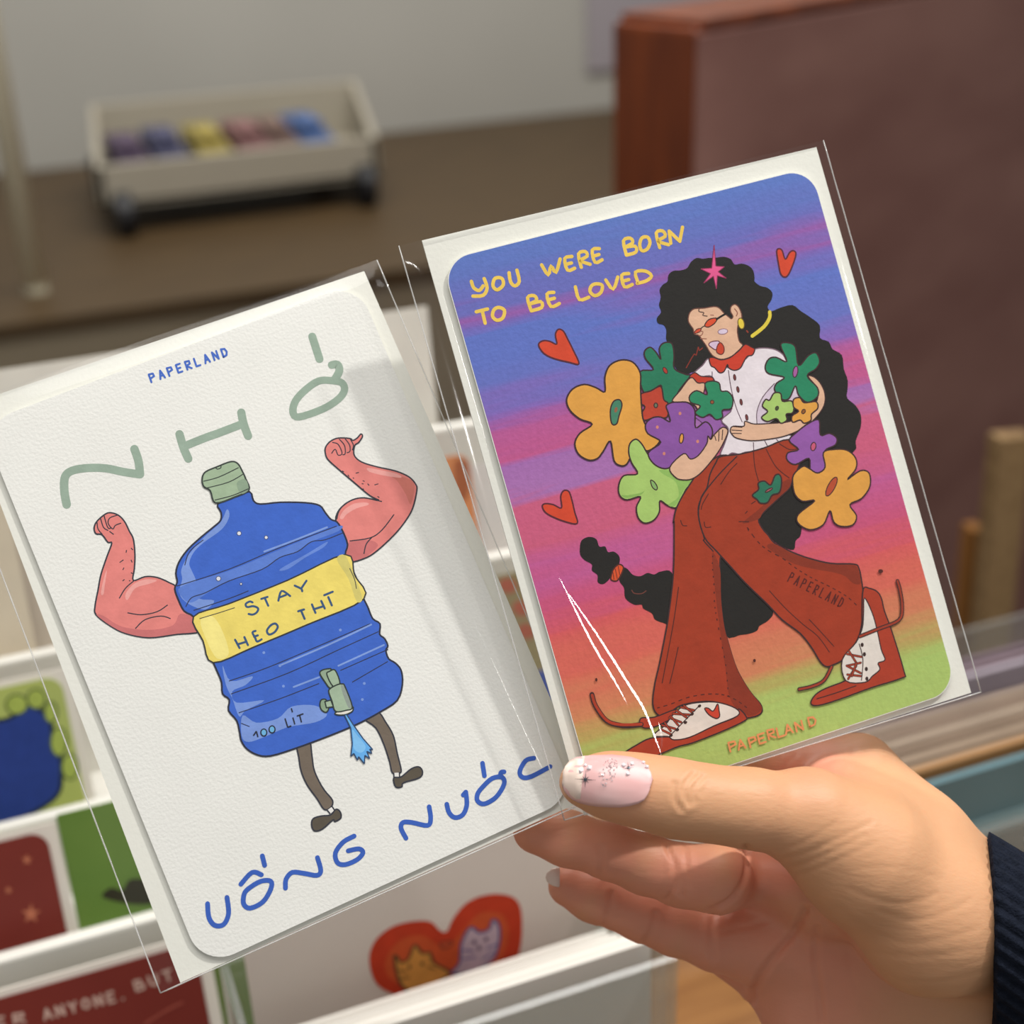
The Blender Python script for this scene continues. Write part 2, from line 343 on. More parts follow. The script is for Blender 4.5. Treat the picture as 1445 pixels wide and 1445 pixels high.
ROWS = {'E': (.405, .80), 'B': (.45, .871), 'A': (.50, .894), 'C': (.55, .941), 'D': (.60, .989)}
XL, XR = -.42, .30
rack = empty('card_rack', (-.06, .5, TZ), 'white stepped display rack holding rows of greeting cards', 'rack')
keys = ['E', 'B', 'A', 'C', 'D']; SHELF = {}
for i, k in enumerate(keys):
    Y, z = ROWS[k]; yb = ROWS[keys[i + 1]][0] if i < 4 else .665
    SHELF[k] = z - .018
    xr_ = {'E': .13, 'B': .2}.get(k, XR)
    part(rack, 'tier_lip', MB().box((XL, Y, z - .03), (xr_, Y + .006, z)), WHITE, .0015)
    part(rack, 'tier_shelf', MB().box((XL, Y + .006, z - .024), (xr_, yb + .006, z - .018)), WHITE)
    if i < 4: part(rack, 'riser', MB().box((XL, yb + .0005, z - .018), (XR, yb + .0055, (ROWS[keys[i + 1]][1] - .03) if i < 4 else z)), WHITE)
prof = [(.405, TZ), (.405, .80)]
for i, k in enumerate(keys):
    Y, z = ROWS[k]; prof += [(Y, z - .03), (Y, z - .004)]
prof += [(.668, .985), (.668, TZ)]
for x in (XL - .005, .125):
    mb = MB(); mb.prism(ccw(prof), 0, .005)
    part(rack, 'side_panel', mb, WHITE); rack.children[-1].matrix_parent_inverse = rack.matrix_world.inverted() @ Matrix(((0, 0, 1, x), (1, 0, 0, 0), (0, 1, 0, 0), (0, 0, 0, 1)))

def row_plane(k, back=.014, lean=14):
    Y, z = ROWS[k]; return Plane((0, Y + back, SHELF[k] + .0006), (1, 0, 0), (0, sin(radians(lean)), cos(radians(lean))))
def rack_card(k, name, label, right, top, width, rgb, left=None, env=0, back=.014, lean=14, r=.007, group=None, m=None):
    """card standing in a rack row; right/top are points on its right and top edges"""
    pl = row_plane(k, back, lean); uR = pl.uv(*right)[0]; vT = pl.uv(*top)[1]
    if left: uR = pl.uv(*left)[0] + width
    t = empty(name, pl.M, label, 'card', group)
    MB().prism(ccw(round_rect(uR - width, env * .5, uR, vT, r)), 0, .0006).build('card_face', m or mat(name + '_%d_%d_%d' % rgb, rgb, .6, var=.05, vscale=40), t)
    if env: MB().prism([(uR - width - env, 0), (uR + env, 0), (uR + env, vT + env * .6), (uR - width - env, vT + env * .6)], -.0012, -.0004).build('envelope', mat('rack_envelope', (222, 216, 206), .7), t)
    return pl, t
crop = lambda ox, oy, s: (lambda *p: [(ox + x / s, oy + y / s) for x, y in p])
k4 = crop(0, 880, 2.5575); c7 = crop(440, 1000, 3.6125)

pl, t = rack_card('A', 'greeting_card', 'light green card with a dark blue blob ringed by lobes, on the white rack', (113, 1090), (60, 958), .105, (168, 180, 96), env=.004)
pr = Print(pl, t, z0=.0007, step=1e-5)
pr.begin('printed_blob').shape(k4((-160, 420), (-100, 345), (0, 348), (60, 325), (95, 292), (150, 312), (182, 350), (190, 400), (215, 460), (222, 540), (205, 620), (100, 690), (0, 720), (-120, 720)), (38, 60, 132), 5, (30, 40, 40)).end()
pr.begin('printed_lobe')
for c, rx, ry in (((212, 425), 30, 52), ((183, 318), 24, 38), ((130, 270), 34, 36), ((252, 515), 30, 46), ((60, 290), 40, 36)):
    q = k4(c)[0]; pr.dot(q, rx / 2.56, ry / 2.56, (160, 176, 84), 0, 2.5, (70, 86, 50))
pr.end()
pl, t = rack_card('B', 'greeting_card', 'dark red card with peach stars, beside the plain green card on the rack', (79, 1240), (40, 1178), .105, (118, 38, 28), env=.004)
pr = Print(pl, t, z0=.0007, step=1e-5)
def star(c, R, r, n=5, rot=-90):
    return [(c[0] + (R if i % 2 == 0 else r) * cos(radians(rot + 180 * i / n)), c[1] + (R if i % 2 == 0 else r) * sin(radians(rot + 180 * i / n))) for i in range(2 * n)]
for c, R in (((97, 850), 18), ((112, 1045), 32), ((30, 960), 14)):
    q = k4(c)[0]; pr.begin('printed_star').fill(star(q, R / 2.2, R / 5.5), (186, 112, 84), False).end()
pl, t = rack_card('B', 'greeting_card', 'plain grass green card, beside the dark red star card on the rack', (0, 0), (150, 1132), .105, (92, 128, 44), left=(81, 1160), back=.018, r=.001, m=mat('grass_green_card', (84, 118, 40), .55, rgb2=(120, 150, 70), vscale=10))
pr = Print(pl, t, z0=.0007, step=1e-5)
pr.begin('printed_bush').fill(k4((370, 985), (400, 950), (440, 960), (470, 920), (540, 930), (560, 1000), (480, 1010)), (52, 50, 36)).end()
pl, t = rack_card('E', 'greeting_card', 'brick red card with pale lettering, lowest card of the rack', (288, 1400), (120, 1374), .148, (112, 32, 22), env=.005, r=.002)
pr = Print(pl, t, z0=.0007, step=1e-5)
g4 = crop(0, 1300, 4.014)
pr.begin('printed_lettering')
write(pr, 'HER', g4((-130, 618))[0], g4((160, 560))[0], 13, (190, 160, 148), 3.6, .8)
write(pr, 'ANYONE.', g4((255, 552))[0], g4((740, 425))[0], 14, (190, 160, 148), 3.6, .8)
write(pr, 'BUT', g4((775, 390))[0], g4((990, 320))[0], 14, (190, 160, 148), 3.6, .8)
pr.line(g4((820, 575), (940, 500), (1030, 455)), (150, 74, 62), 4)
pr.end()
pl, t = rack_card('E', 'greeting_card', 'slim lime green card peeping out beside the brick red lettered card', (0, 0), (340, 1345), .10, (98, 120, 48), left=(300, 1400), back=.02, r=.001)
# cream cards of row C, white backing card of row D
rack_card('C', 'greeting_card', 'cream card at the end of the upper rack row, above the blue blob card', (20, 760), (0, 640), .105, (206, 194, 172), r=.002)
rack_card('C', 'greeting_card', 'pale beige card behind the cream one in the upper rack row', (70, 760), (30, 620), .105, (188, 176, 160), back=.022, r=.002)
pl, t = rack_card('C', 'greeting_card', 'orange brown card in the upper rack row, seen between the two held cards', (668, 700), (655, 640), .06, (196, 124, 74), r=.006, env=.0)
pr = Print(pl, t, z0=.0007, step=1e-5); pr.begin('printed_figure').fill([(640, 655), (652, 648), (662, 658), (660, 700), (645, 705)], (150, 84, 50)).end()
rack_card('C', 'greeting_card', 'light grey card beside the orange brown card in the upper rack row', (735, 700), (700, 650), .05, (196, 192, 188), back=.02, r=.002)
pl, t = rack_card('A', 'greeting_card', 'olive card with rust red patches in the middle rack row, seen between the held cards', (778, 880), (730, 806), .08, (134, 122, 84), r=.002)
pr = Print(pl, t, z0=.0007, step=1e-5)
for q in ((716, 826), (735, 858), (752, 838), (742, 890)): pr.begin('printed_patch').dot(q, 13, 11, (158, 84, 62), 20).end()
rack_card('B', 'greeting_card', 'deep blue card in the rack row behind the two held cards', (830, 1000), (770, 945), .07, (52, 74, 150), r=.002)
rack_card('D', 'greeting_card', 'large white backing card standing in the top rack row', (606, 470), (400, 462), .30, (226, 222, 212), r=.001, lean=6)

# clear box with the heart card
yf, yb2 = .338, .404
x1 = atY(957, 1362, yf).x; x0 = x1 - .153; zr = atY(900, 1372, yf).z
box = empty('acrylic_box', ((x0 + x1) / 2, .37, TZ), 'clear acrylic box of standing white cards on the wooden table', 'box')
part(box, 'front_wall', MB().box((x0, yf, TZ + .004), (x1, yf + .003, zr)), ACRYL)
part(box, 'back_wall', MB().box((x0, yb2 - .003, TZ + .004), (x1, yb2, zr)), ACRYL)
for x in (x0, x1 - .003): part(box, 'side_wall', MB().box((x, yf + .003, TZ + .004), (x + .003, yb2 - .003, zr)), ACRYL)
part(box, 'base', MB().box((x0, yf, TZ + .0005), (x1, yb2, TZ + .004)), ACRYL)
hp = Plane((0, .392, TZ + .006), (1, 0, 0), (0, sin(radians(3)), cos(radians(3))))
hu0 = max(hp.uv(352, 1400)[0], x0 + .005); hu1 = x1 - .006
t = empty('greeting_card', hp.M, 'white card with a red heart and two cats, in the clear acrylic box', 'card')
MB().prism(ccw(round_rect(hu0, 0, hu1, .148, .002)), 0, .0006).build('card_face', mat('heart_card_paper', (222, 212, 204), .7, var=.02, vscale=20), t)
pr = Print(hp, t, z0=.0007, step=1e-5)
hs = c7((440, 1460), (330, 1400), (290, 1280), (318, 1180), (400, 1110), (500, 1080), (600, 1080), (650, 1125), (685, 1130), (720, 1060), (780, 990), (860, 950), (960, 940), (1040, 970), (1068, 1060), (1055, 1240), (980, 1380), (780, 1500), (600, 1520))
pr.begin('printed_heart').fill(hs, (196, 62, 34)).fill(c7((420, 1390), (370, 1290), (440, 1180), (560, 1150), (670, 1210), (760, 1130), (850, 1040), (960, 1040), (1000, 1120), (980, 1230), (900, 1330), (650, 1440)), (202, 86, 46)).end()
pr.begin('printed_cat').shape(c7((420, 1250), (450, 1285), (490, 1270), (520, 1200), (560, 1240), (600, 1240), (620, 1290), (700, 1340), (640, 1390), (540, 1450), (460, 1410), (430, 1340)), (214, 152, 74), 4, (96, 70, 44))
for q in ((495, 1310), (560, 1295)): pr.dot(c7(q)[0], 2.5, 3, (80, 60, 44))
for a_, b_ in (((440, 1330), (480, 1335)), ((450, 1370), (490, 1365)), ((590, 1310), (625, 1320))): pr.line(c7(a_, b_), (120, 84, 44), 3)
pr.end()
pr.begin('printed_cat').shape(c7((760, 1190), (805, 1110), (850, 1135), (900, 1120), (920, 1070), (950, 1100), (952, 1180), (920, 1270), (830, 1330), (710, 1345), (750, 1290)), (192, 172, 186), 4, (82, 80, 130))
for q in ((825, 1185), (885, 1170), (850, 1215)): pr.dot(c7(q)[0], 2.8, 3.4, (84, 70, 96))
for a_, b_ in (((770, 1225), (820, 1230)), ((890, 1215), (945, 1195)), ((770, 1270), (830, 1262)), ((870, 1270), (925, 1235))): pr.line(c7(a_, b_), (96, 92, 146), 3)
pr.end()
pr.begin('printed_mark').shape(c7((650, 1190), (690, 1180), (715, 1190), (690, 1210), (665, 1215)), (196, 84, 50), 3, (130, 60, 44)).end()
for i in range(7):
    yy = .3445 + i * .0062; tp = atY(760, 1384 - i * 6.0, yy).z
    pl = Plane((0, yy, TZ + .006), (1, 0, 0), (0, .02, 1)); hgt = tp - TZ - .006
    e = MB().prism([(x0 + .006, 0), (x1 - .007 - .001 * (i % 3), 0), (x1 - .007 - .001 * (i % 3), hgt), (x0 + .006, hgt)], -.0009, .0009).build('white_card', mat('stack_card_%d' % (i % 2), ((228, 224, 216), (216, 211, 202))[i % 2], .7), None, pl.M)
    tag(e, 'plain white card standing in the clear acrylic box, in front of the heart card', 'card', 'white cards standing in the acrylic box')

# second clear box with teal and tan cards, right of the hand
yf2 = .42; p = atY(1310, 1112, yf2 + .008); q2 = atY(1445, 1056, yf2 + .008)
bx0, bx1 = p.x - .06, p.x + .30; ztop = p.z
box2 = empty('acrylic_box', ((bx0 + bx1) / 2, .5, TZ), 'long clear acrylic box of teal, tan and lilac cards behind the wrist', 'box')
part(box2, 'front_wall', MB().box((bx0, yf2, TZ + .004), (bx1, yf2 + .003, ztop - .03)), ACRYL)
part(box2, 'back_wall', MB().box((bx0, .575, TZ + .004), (bx1, .578, ztop - .03)), ACRYL)
for x in (bx0, bx1 - .003): part(box2, 'side_wall', MB().box((x, yf2 + .003, TZ + .004), (x + .003, .575, ztop - .03)), ACRYL)
part(box2, 'base', MB().box((bx0, yf2, TZ + .0005), (bx1, .578, TZ + .004)), ACRYL)
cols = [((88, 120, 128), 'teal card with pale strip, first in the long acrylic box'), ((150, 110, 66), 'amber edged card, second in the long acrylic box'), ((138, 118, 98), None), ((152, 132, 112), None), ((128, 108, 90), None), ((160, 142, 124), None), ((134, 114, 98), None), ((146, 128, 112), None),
        ((150, 140, 150), 'lilac grey card at the back of the long acrylic box'), ((122, 104, 112), 'plum grey card at the back of the long acrylic box'), ((98, 82, 90), 'dark plum card, last in the long acrylic box')]
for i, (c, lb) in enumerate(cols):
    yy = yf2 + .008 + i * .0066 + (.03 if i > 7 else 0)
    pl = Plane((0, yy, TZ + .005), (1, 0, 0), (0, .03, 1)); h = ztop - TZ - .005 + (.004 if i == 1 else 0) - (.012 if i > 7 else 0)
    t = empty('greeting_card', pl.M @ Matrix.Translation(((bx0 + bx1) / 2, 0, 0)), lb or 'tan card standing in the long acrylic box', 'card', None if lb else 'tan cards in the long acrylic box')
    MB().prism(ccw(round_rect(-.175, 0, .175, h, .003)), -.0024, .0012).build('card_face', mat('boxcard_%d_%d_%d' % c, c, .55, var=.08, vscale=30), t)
    if i == 0: MB().prism([(-.14, h * .45), (.14, h * .45), (.14, h * .6), (-.14, h * .6)], .0012, .0014).build('pale_strip', mat('pale_teal', (140, 170, 176), .55), t)  # thin paler teal band across the card front

# ================================================================== THE TWO HELD CARDS
def quad_plane(tl, tr, br, bl, k=1.0):
    P = [camspace(*(Vector(q) * .001 * k)) for q in (tl, tr, br, bl)]
    return Plane(P[3], P[2] - P[3], P[0] - P[3]), (P[2] - P[3]).length, (P[0] - P[3]).length
PL, LW, LH = quad_plane((-135.11, 22.38, 357.83), (-41.5, 61.43, 375.73), (16.71, -74.4, 367.63), (-76.9, -113.45, 349.73), 1.012)
PR, RW, RH = quad_plane((-18.31, 64.94, 363.43), (81.09, 93.57, 381.46), (121.61, -48.75, 384.06), (22.22, -77.38, 366.03))

def card(pl, W, H, r, label, m):
    t = empty('greeting_card', pl.M, label, 'card')
    o = MB().prism(ccw(round_rect(0, 0, W, H, r, 10)), -.0006, 0).build('card_stock', m, t)
    return t
def envelope(pl, quad, label):
    q = pl.pts(quad); t = empty('envelope', pl.M @ Matrix.Translation((q[3][0], q[3][1], -.0014)), label, 'envelope'); o = q[3]
    loc = [(a - o[0], b - o[1]) for a, b in q]
    MB().prism(ccw(loc), -.0003, .0004).build('envelope_front', ENV, t)
    tl, tr, br, bl = [Vector(p) for p in loc]; mid = (tl + tr) / 2 * .55 + (bl + br) / 2 * .45
    MB().prism(ccw([tuple(tl), tuple(tr), tuple(mid + (tr - tl) * .12), tuple(mid - (tr - tl) * .12)]), -.0007, -.00035).build('envelope_flap', ENV, t)
    return t
def sleeve(pl, quad, label, creases, crumple):
    q = pl.pts(quad); t = empty('plastic_sleeve', pl.M @ Matrix.Translation((q[3][0], q[3][1], 0)), label, 'plastic sleeve'); o = Vector(q[3])
    tl, tr, br, bl = [Vector(p) - o for p in q]
    nu, nv = 50, 66; rs = np.random.RandomState(3)
    cr = [(Vector(pl.uv(*c)) - o, R, A) for c, R, A in crumple]
    for nm, z0, sg in (('front_sheet', .0013, 1), ('back_sheet', -.0026, -1)):
        v = []; f = []
        for j in range(nv + 1):
            for i in range(nu + 1):
                s_, t_ = i / nu, j / nv; p = (bl * (1 - s_) + br * s_) * (1 - t_) + (tl * (1 - s_) + tr * s_) * t_
                e = min(s_, 1 - s_, 1 - t_) ; k = min(1, e / .045) if nm == 'front_sheet' else min(1, e / .045)
                z = -.0006 + (z0 + .0006) * (k * k * (3 - 2 * k)) + .00012 * sin(9 * s_ + 4 * t_) * k
                if sg > 0:
                    for c, R, A in cr:
                        d = (p - c).length / R
                        if d < 1: z += A * (1 - d) ** 2 * (sin(p.x * 2100 + p.y * 900) + sin(p.y * 2600 - p.x * 1200)) * .5 + A * (1 - d) ** 2
                v.append((p.x, p.y, z))
        for j in range(nv):
            for i in range(nu):
                a = j * (nu + 1) + i; f.append((a, a + 1, a + nu + 2, a + nu + 1) if sg > 0 else (a + nu + 1, a + nu + 2, a + 1, a))
        mesh_obj(nm, v, f, CLEAR, t, None, True)
    for a, b in ((tl, bl), (tr, br), (bl, br)):
        mb = MB(); n = 30; mb.tube([(a.x + (b.x - a.x) * k / n, a.y + (b.y - a.y) * k / n, -.0006 + .00006 * sin(k * 2.1)) for k in range(n + 1)], [.00016 + .00006 * abs(sin(k * 1.7)) for k in range(n + 1)], 6)
        mb.build('seam', SEAM, t, None, True)
    LT = Vector((1.94, -1.91, 2.65)); Mi = pl.M.to_3x3().inverted()
    for path, r in creases:
        P = [Vector(p) for p in catmull(pl.pts(path), False, 10)]; n = len(P); v = []; zz = .0016
        for k, p in enumerate(P):
            wp = pl.M @ Vector((p.x, p.y, zz)); hN = Mi @ ((LT - wp).normalized() + (CAM - wp).normalized()).normalized()
            d = P[min(k + 1, n - 1)] - P[max(k - 1, 0)]; tg = Vector((d.x, d.y, 0)).normalized()
            sl = max(-.02, min(.16, -tg.dot(hN) / hN.z)); tg = Vector((tg.x, tg.y, sl)).normalized(); c = tg.cross(hN).normalized()
            if k: zz += sl * (p - P[k - 1]).length
            if c.z > 0: c = -c
            wd = r * (.12 + .88 * sin(pi * min(1, .05 + .93 * k / (n - 1))) ** .8) * (1 + .12 * sin(k * 2.3))
            hi_ = Vector((p.x - o.x, p.y - o.y, zz + abs(c.z) * wd * 2)); v += [hi_, hi_ + c * wd * 2]
        f = [(2 * k, 2 * k + 1, 2 * k + 3, 2 * k + 2) for k in range(n - 1)]
        mesh_obj('crease', v, f, CREASE, t, None, True)
    return t
CREASE = film('sleeve_crease', rough=.16, ior=1.5, boost=2.2)

envelope(PL, [(-53, 572), (514, 381), (838, 1124), (254, 1388)], 'white envelope behind the water bottle card')
envelope(PR, [(596, 338), (1154, 206), (1373, 978), (826, 1152)], 'white envelope behind the colourful girl with flowers card')
sleeve(PL, [(-86, 578), (532, 366), (850, 1122), (226, 1402)], 'clear plastic sleeve around the white water bottle card',
       [([(640, 818), (700, 946), (764, 1084), (792, 1136)], .00003)],
       [((548, 405), .013, .0012), ((556, 430), .01, .0012), ((46, 915), .012, .0008), ((0, 790), .008, .0008), ((615, 752), .012, .0005)])
sleeve(PR, [(563, 346), (1163, 197), (1386, 977), (797, 1158)], 'clear plastic sleeve around the colourful girl with flowers card',
       [([(787, 815), (830, 905), (862, 960), (880, 992)], .0003), ([(800, 838), (842, 900), (882, 965), (903, 1000), (918, 1040), (926, 1062)], .00036), ([(926, 1018), (929, 1040), (927, 1060)], .0003), ([(600, 345), (640, 470), (690, 640)], .00006)],
       [((1366, 955), .008, .0009), ((686, 730), .007, .0006), ((600, 362), .006, .0006)])

LCARD = card(PL, LW, LH, .0085, 'white card with a blue water bottle flexing pink arms, in the held pair', PAPER)
RCARD = card(PR, RW, RH, .0075, 'colourful sunset card with a dancing girl and flowers, in the held pair', PAPER)

# ------------------------------------------------------------------ print on the white card
c1 = crop(0, 360, 3.6125); c2 = crop(300, 360, 3.6125); c3 = crop(0, 700, 3.6125); c4 = crop(240, 640, 3.6125)
c5 = crop(400, 800, 3.6125); c6 = crop(180, 1040, 3.6125); g1 = crop(320, 800, 8.028)
SAGE, BLU, DK = (152, 172, 156), (58, 98, 190), (54, 56, 66)
A = Print(PL, LCARD)
A.begin('printed_lettering')
for p in (c1((340, 1272), (328, 1200), (332, 1130), (370, 1098), (450, 1085), (540, 1087), (630, 1105), (714, 1118)), c1((714, 1118), (706, 1050), (685, 988)),
          c1((915, 912), (935, 980), (960, 1038)), c1((945, 972), (1050, 930), (1120, 905), (1232, 862)), c1((1230, 802), (1242, 860), (1265, 922)),
          c2((508, 415), (545, 530)), c2((608, 560), (636, 558), (646, 590), (622, 636))):
    A.line(p, SAGE, 12)
A.line(c2((540, 642), (610, 640), (660, 652), (672, 690), (640, 735), (560, 785), (440, 825), (410, 800), (422, 745), (470, 690)), SAGE, 11, True)
A.end('sage green brush lettering')
A.begin('printed_lettering'); write(A, 'PAPERLAND', c1((772, 648))[0], c1((1172, 508))[0], 11.5, (70, 108, 198), 2.9, .72); A.end('small blue brand lettering')
A.begin('printed_lettering')
for p in (c6((408, 850), (415, 920), (445, 960), (490, 955), (515, 900), (507, 818)), c6((578, 750), (635, 690), (682, 702)), c6((687, 606), (699, 654)),
          c6((805, 770), (808, 725), (840, 690), (900, 695), (965, 705), (985, 680), (968, 615)),
          c6((1155, 505), (1100, 535), (1060, 590), (1070, 640), (1110, 650), (1170, 625), (1200, 590), (1180, 570), (1125, 580)),
          c7((480, 660), (455, 610), (465, 580), (510, 580), (590, 595), (606, 560), (598, 500)), c7((688, 487), (700, 530), (730, 555), (770, 540), (790, 490), (785, 425)), c7((785, 425), (772, 440)),
          c7((976, 356), (962, 338), (966, 324), (980, 322)), c7((870, 278), (880, 342)), c7((1132, 252), (1090, 265), (1060, 320), (1075, 350), (1120, 345), (1215, 295))):
    A.line(p, BLU, 6.8)
A.line(c6((620, 770), (680, 735), (730, 735), (730, 775), (690, 840), (625, 872), (592, 850), (595, 800)), BLU, 6.8, True)
A.line(c7((870, 400), (920, 355), (970, 350), (980, 385), (940, 450), (880, 485), (845, 470), (845, 435)), BLU, 6.8, True)
A.end('blue brush lettering')
PK, PKD, PKL = (228, 134, 128), (204, 116, 116), (240, 168, 162)
A.begin('printed_arm').shape(c3((480, 165), (492, 132), (530, 97), (560, 85), (602, 97), (635, 130), (660, 180), (680, 220), (688, 300), (685, 370), (680, 430), (740, 411), (800, 415), (860, 440), (905, 470), (940, 560), (1000, 620), (1020, 690), (900, 705), (760, 722), (640, 700), (560, 660), (490, 605), (485, 560), (500, 480), (515, 400), (545, 310), (570, 240), (550, 235), (520, 197), (490, 192)), PK, 2.2, DK)
A.fill(c3((492, 606), (560, 658), (640, 698), (760, 719), (900, 702), (1010, 688), (1000, 630), (920, 600), (880, 660), (760, 682), (620, 665), (530, 612)), PKD)
A.fill(c3((640, 500), (680, 450), (740, 425), (800, 430), (760, 448), (690, 470), (650, 530)), PKL).fill(c3((520, 460), (535, 400), (545, 380), (535, 450), (528, 500), (515, 500)), PKL)
for p in ([(608, 522), (640, 470), (682, 433)], [(650, 595), (720, 605), (800, 590), (855, 555)], [(690, 676), (740, 630), (820, 612), (870, 625)], [(495, 135), (500, 168), (522, 196)], [(513, 115), (528, 160), (552, 176)], [(530, 98), (545, 150), (556, 166), (568, 160)], [(600, 97), (560, 112), (552, 140), (575, 168), (588, 150), (618, 138)], [(558, 180), (580, 196)]):
    A.line(c3(*p), DK, 1.6)
for x, y, dx, dy in ((645, 275, -2, 14), (668, 265, 10, 10), (630, 325, -20, 14), (668, 325, 6, 14), (632, 365, -6, 12), (668, 390, 8, 6), (635, 425, -10, 8), (658, 430, 6, 4)): A.line(c3((x, y), (x + dx, y + dy)), DK, 1.4, smooth=False)
A.end()
A.begin('printed_arm').shape(c2((588, 1042), (575, 1010), (576, 980), (600, 950), (640, 933), (700, 935), (715, 945), (738, 932), (756, 912), (764, 925), (745, 955), (724, 972), (722, 1020), (760, 1055), (840, 1080), (930, 1100), (1000, 1130), (1035, 1168), (1041, 1200), (1020, 1290), (980, 1360), (922, 1430)) + c4((1050, 500), (990, 535), (920, 552), (880, 520), (890, 460), (870, 400), (846, 345), (852, 305), (880, 268), (930, 236), (990, 226)) + c2((850, 1252), (800, 1225), (720, 1158), (640, 1090)), PK, 2.2, DK)
A.fill(c2((900, 1120), (1000, 1140), (1030, 1180), (1010, 1270), (985, 1220), (940, 1150)), (210, 122, 110)).fill(c4((915, 450), (1010, 440), (1060, 470), (990, 530), (922, 546), (892, 515)), PKD)
A.fill(c4((865, 325), (890, 285), (940, 255), (1000, 250), (1010, 262), (950, 280), (900, 310), (880, 335)), PKL).fill(c2((790, 1085), (850, 1095), (940, 1115), (960, 1135), (880, 1125), (800, 1105)), PKL)
for p in ([(850, 335), (860, 296), (890, 258), (935, 235), (990, 226), (1080, 245)], [(915, 446), (1020, 430), (1080, 390), (1142, 310)], [(988, 512), (1000, 462), (1030, 426)]): A.line(c4(*p), DK, 1.7)
for p in ([(610, 955), (640, 965), (660, 1010), (640, 1020), (625, 990), (606, 1012)], [(645, 938), (672, 970), (676, 1012), (662, 1018)], [(675, 936), (698, 968), (700, 1000), (684, 1008)], [(702, 938), (718, 970), (712, 995)]): A.line(c2(*p), DK, 1.6)
for x, y, dx, dy in ((660, 1100, 10, 6), (730, 1112, 16, -4), (690, 1120, 6, 10), (765, 1150, 10, 4), (715, 1135, 6, 4), (760, 1165, 10, 2), (825, 1172, 20, -6), (790, 1165, 8, 10), (840, 1230, 10, 6), (765, 1190, 6, 6)): A.line(c2((x, y), (x + dx, y + dy)), DK, 1.4, smooth=False)
A.end()
LEG, SHOE = (116, 104, 92), (92, 84, 72)
A.begin('printed_leg').shape(c5((70, 900), (130, 880), (145, 960), (155, 1030), (180, 1090), (210, 1140), (250, 1190), (242, 1225), (208, 1236), (170, 1180), (120, 1110), (90, 1040), (78, 970)), LEG, 2.2, DK)
A.fill(c5((226, 1238), (248, 1222), (262, 1240), (240, 1256)), (236, 234, 230), False).line(c5((222, 1238), (238, 1258)), DK, 2).line(c5((248, 1222), (262, 1242)), DK, 2)
A.shape(c5((268, 1235), (290, 1250), (292, 1280), (262, 1298), (252, 1290), (200, 1335), (160, 1346), (144, 1320), (150, 1285), (190, 1270), (240, 1264)), SHOE, 2.2, DK).end()
A.begin('printed_leg').shape(c5((410, 770), (480, 740), (520, 790), (560, 860), (580, 950), (600, 1035), (588, 1050), (555, 1049), (540, 990), (510, 900), (470, 820)), LEG, 2.2, DK)
A.fill(c5((562, 1050), (592, 1048), (592, 1076), (564, 1082)), (236, 234, 230), False).line(c5((562, 1050), (564, 1082)), DK, 2).line(c5((591, 1048), (592, 1076)), DK, 2)
A.shape(c5((562, 1076), (600, 1070), (650, 1030), (690, 1019), (709, 1045), (692, 1075), (612, 1100), (604, 1120), (572, 1121)), SHOE, 2.2, DK).end()
BODY = c4((243, 258), (260, 300), (258, 340), (225, 372), (160, 425), (90, 490), (45, 555), (30, 610), (37, 655), (24, 690), (42, 745), (72, 803), (120, 832), (145, 900), (185, 985), (220, 1065), (240, 1110), (262, 1165), (268, 1225), (302, 1255), (298, 1310), (340, 1362)) + c6((572, -20), (580, 20), (610, 62), (665, 92), (730, 96), (850, 60), (1000, 5)) + c5((330, 822), (420, 780), (500, 735), (580, 680), (606, 600), (600, 528), (570, 490), (536, 468), (522, 425), (532, 402), (515, 365), (490, 343), (492, 290), (455, 264), (430, 205)) + c4((985, 735), (960, 660), (920, 570), (893, 515), (905, 465), (882, 400), (852, 350), (820, 336), (790, 300), (762, 265), (690, 251), (560, 249), (460, 258), (425, 240), (405, 195), (320, 225))
JB, JL, JD = (62, 104, 202), (124, 154, 222), (52, 90, 188)
A.begin('printed_bottle').shape(BODY, JB, 2.6, (44, 48, 66), n=3)
A.fill(c4((290, 285), (302, 320), (265, 385), (170, 455), (120, 505), (98, 560), (112, 600), (132, 650), (118, 692), (150, 740), (225, 750), (180, 795), (110, 775), (58, 735), (50, 690), (62, 640), (58, 590), (100, 510), (180, 420), (258, 350)), JL)
A.fill(c4((110, 760), (200, 705), (310, 645), (470, 590), (560, 530), (650, 500), (720, 450), (860, 395), (850, 372), (560, 490), (300, 598), (60, 676), (60, 730)), (92, 128, 212))
A.fill(c4((268, 1080), (310, 1160), (420, 1135), (385, 1180), (318, 1212), (340, 1270), (480, 1258), (385, 1310), (352, 1340), (318, 1250), (285, 1180)), JL)
A.fill(c4((370, 1335), (440, 1372), (550, 1350), (620, 1290), (740, 1285), (800, 1330), (740, 1370), (600, 1395), (480, 1445), (400, 1470), (365, 1440)), JL)
A.fill(c4((560, 590), (700, 510), (800, 450), (780, 480), (690, 530), (600, 590)), (104, 138, 218))
for p in ([(35, 676), (300, 590), (560, 480), (850, 370)], [(80, 782), (110, 735), (180, 710), (300, 650), (470, 590), (560, 530), (650, 500), (720, 450), (790, 440), (880, 405)], [(300, 1160), (500, 1090), (760, 980), (1020, 868)], [(310, 1226), (600, 1120), (860, 1000), (1062, 908)], [(350, 1322), (560, 1250), (760, 1172)], [(868, 1106), (1112, 998)], [(928, 1166), (1110, 1060)], [(120, 800), (300, 740), (400, 700)], [(362, 1375), (405, 1392)], [(75, 570), (100, 500), (170, 440)]): A.line(c4(*p), (48, 54, 84), 1.4)
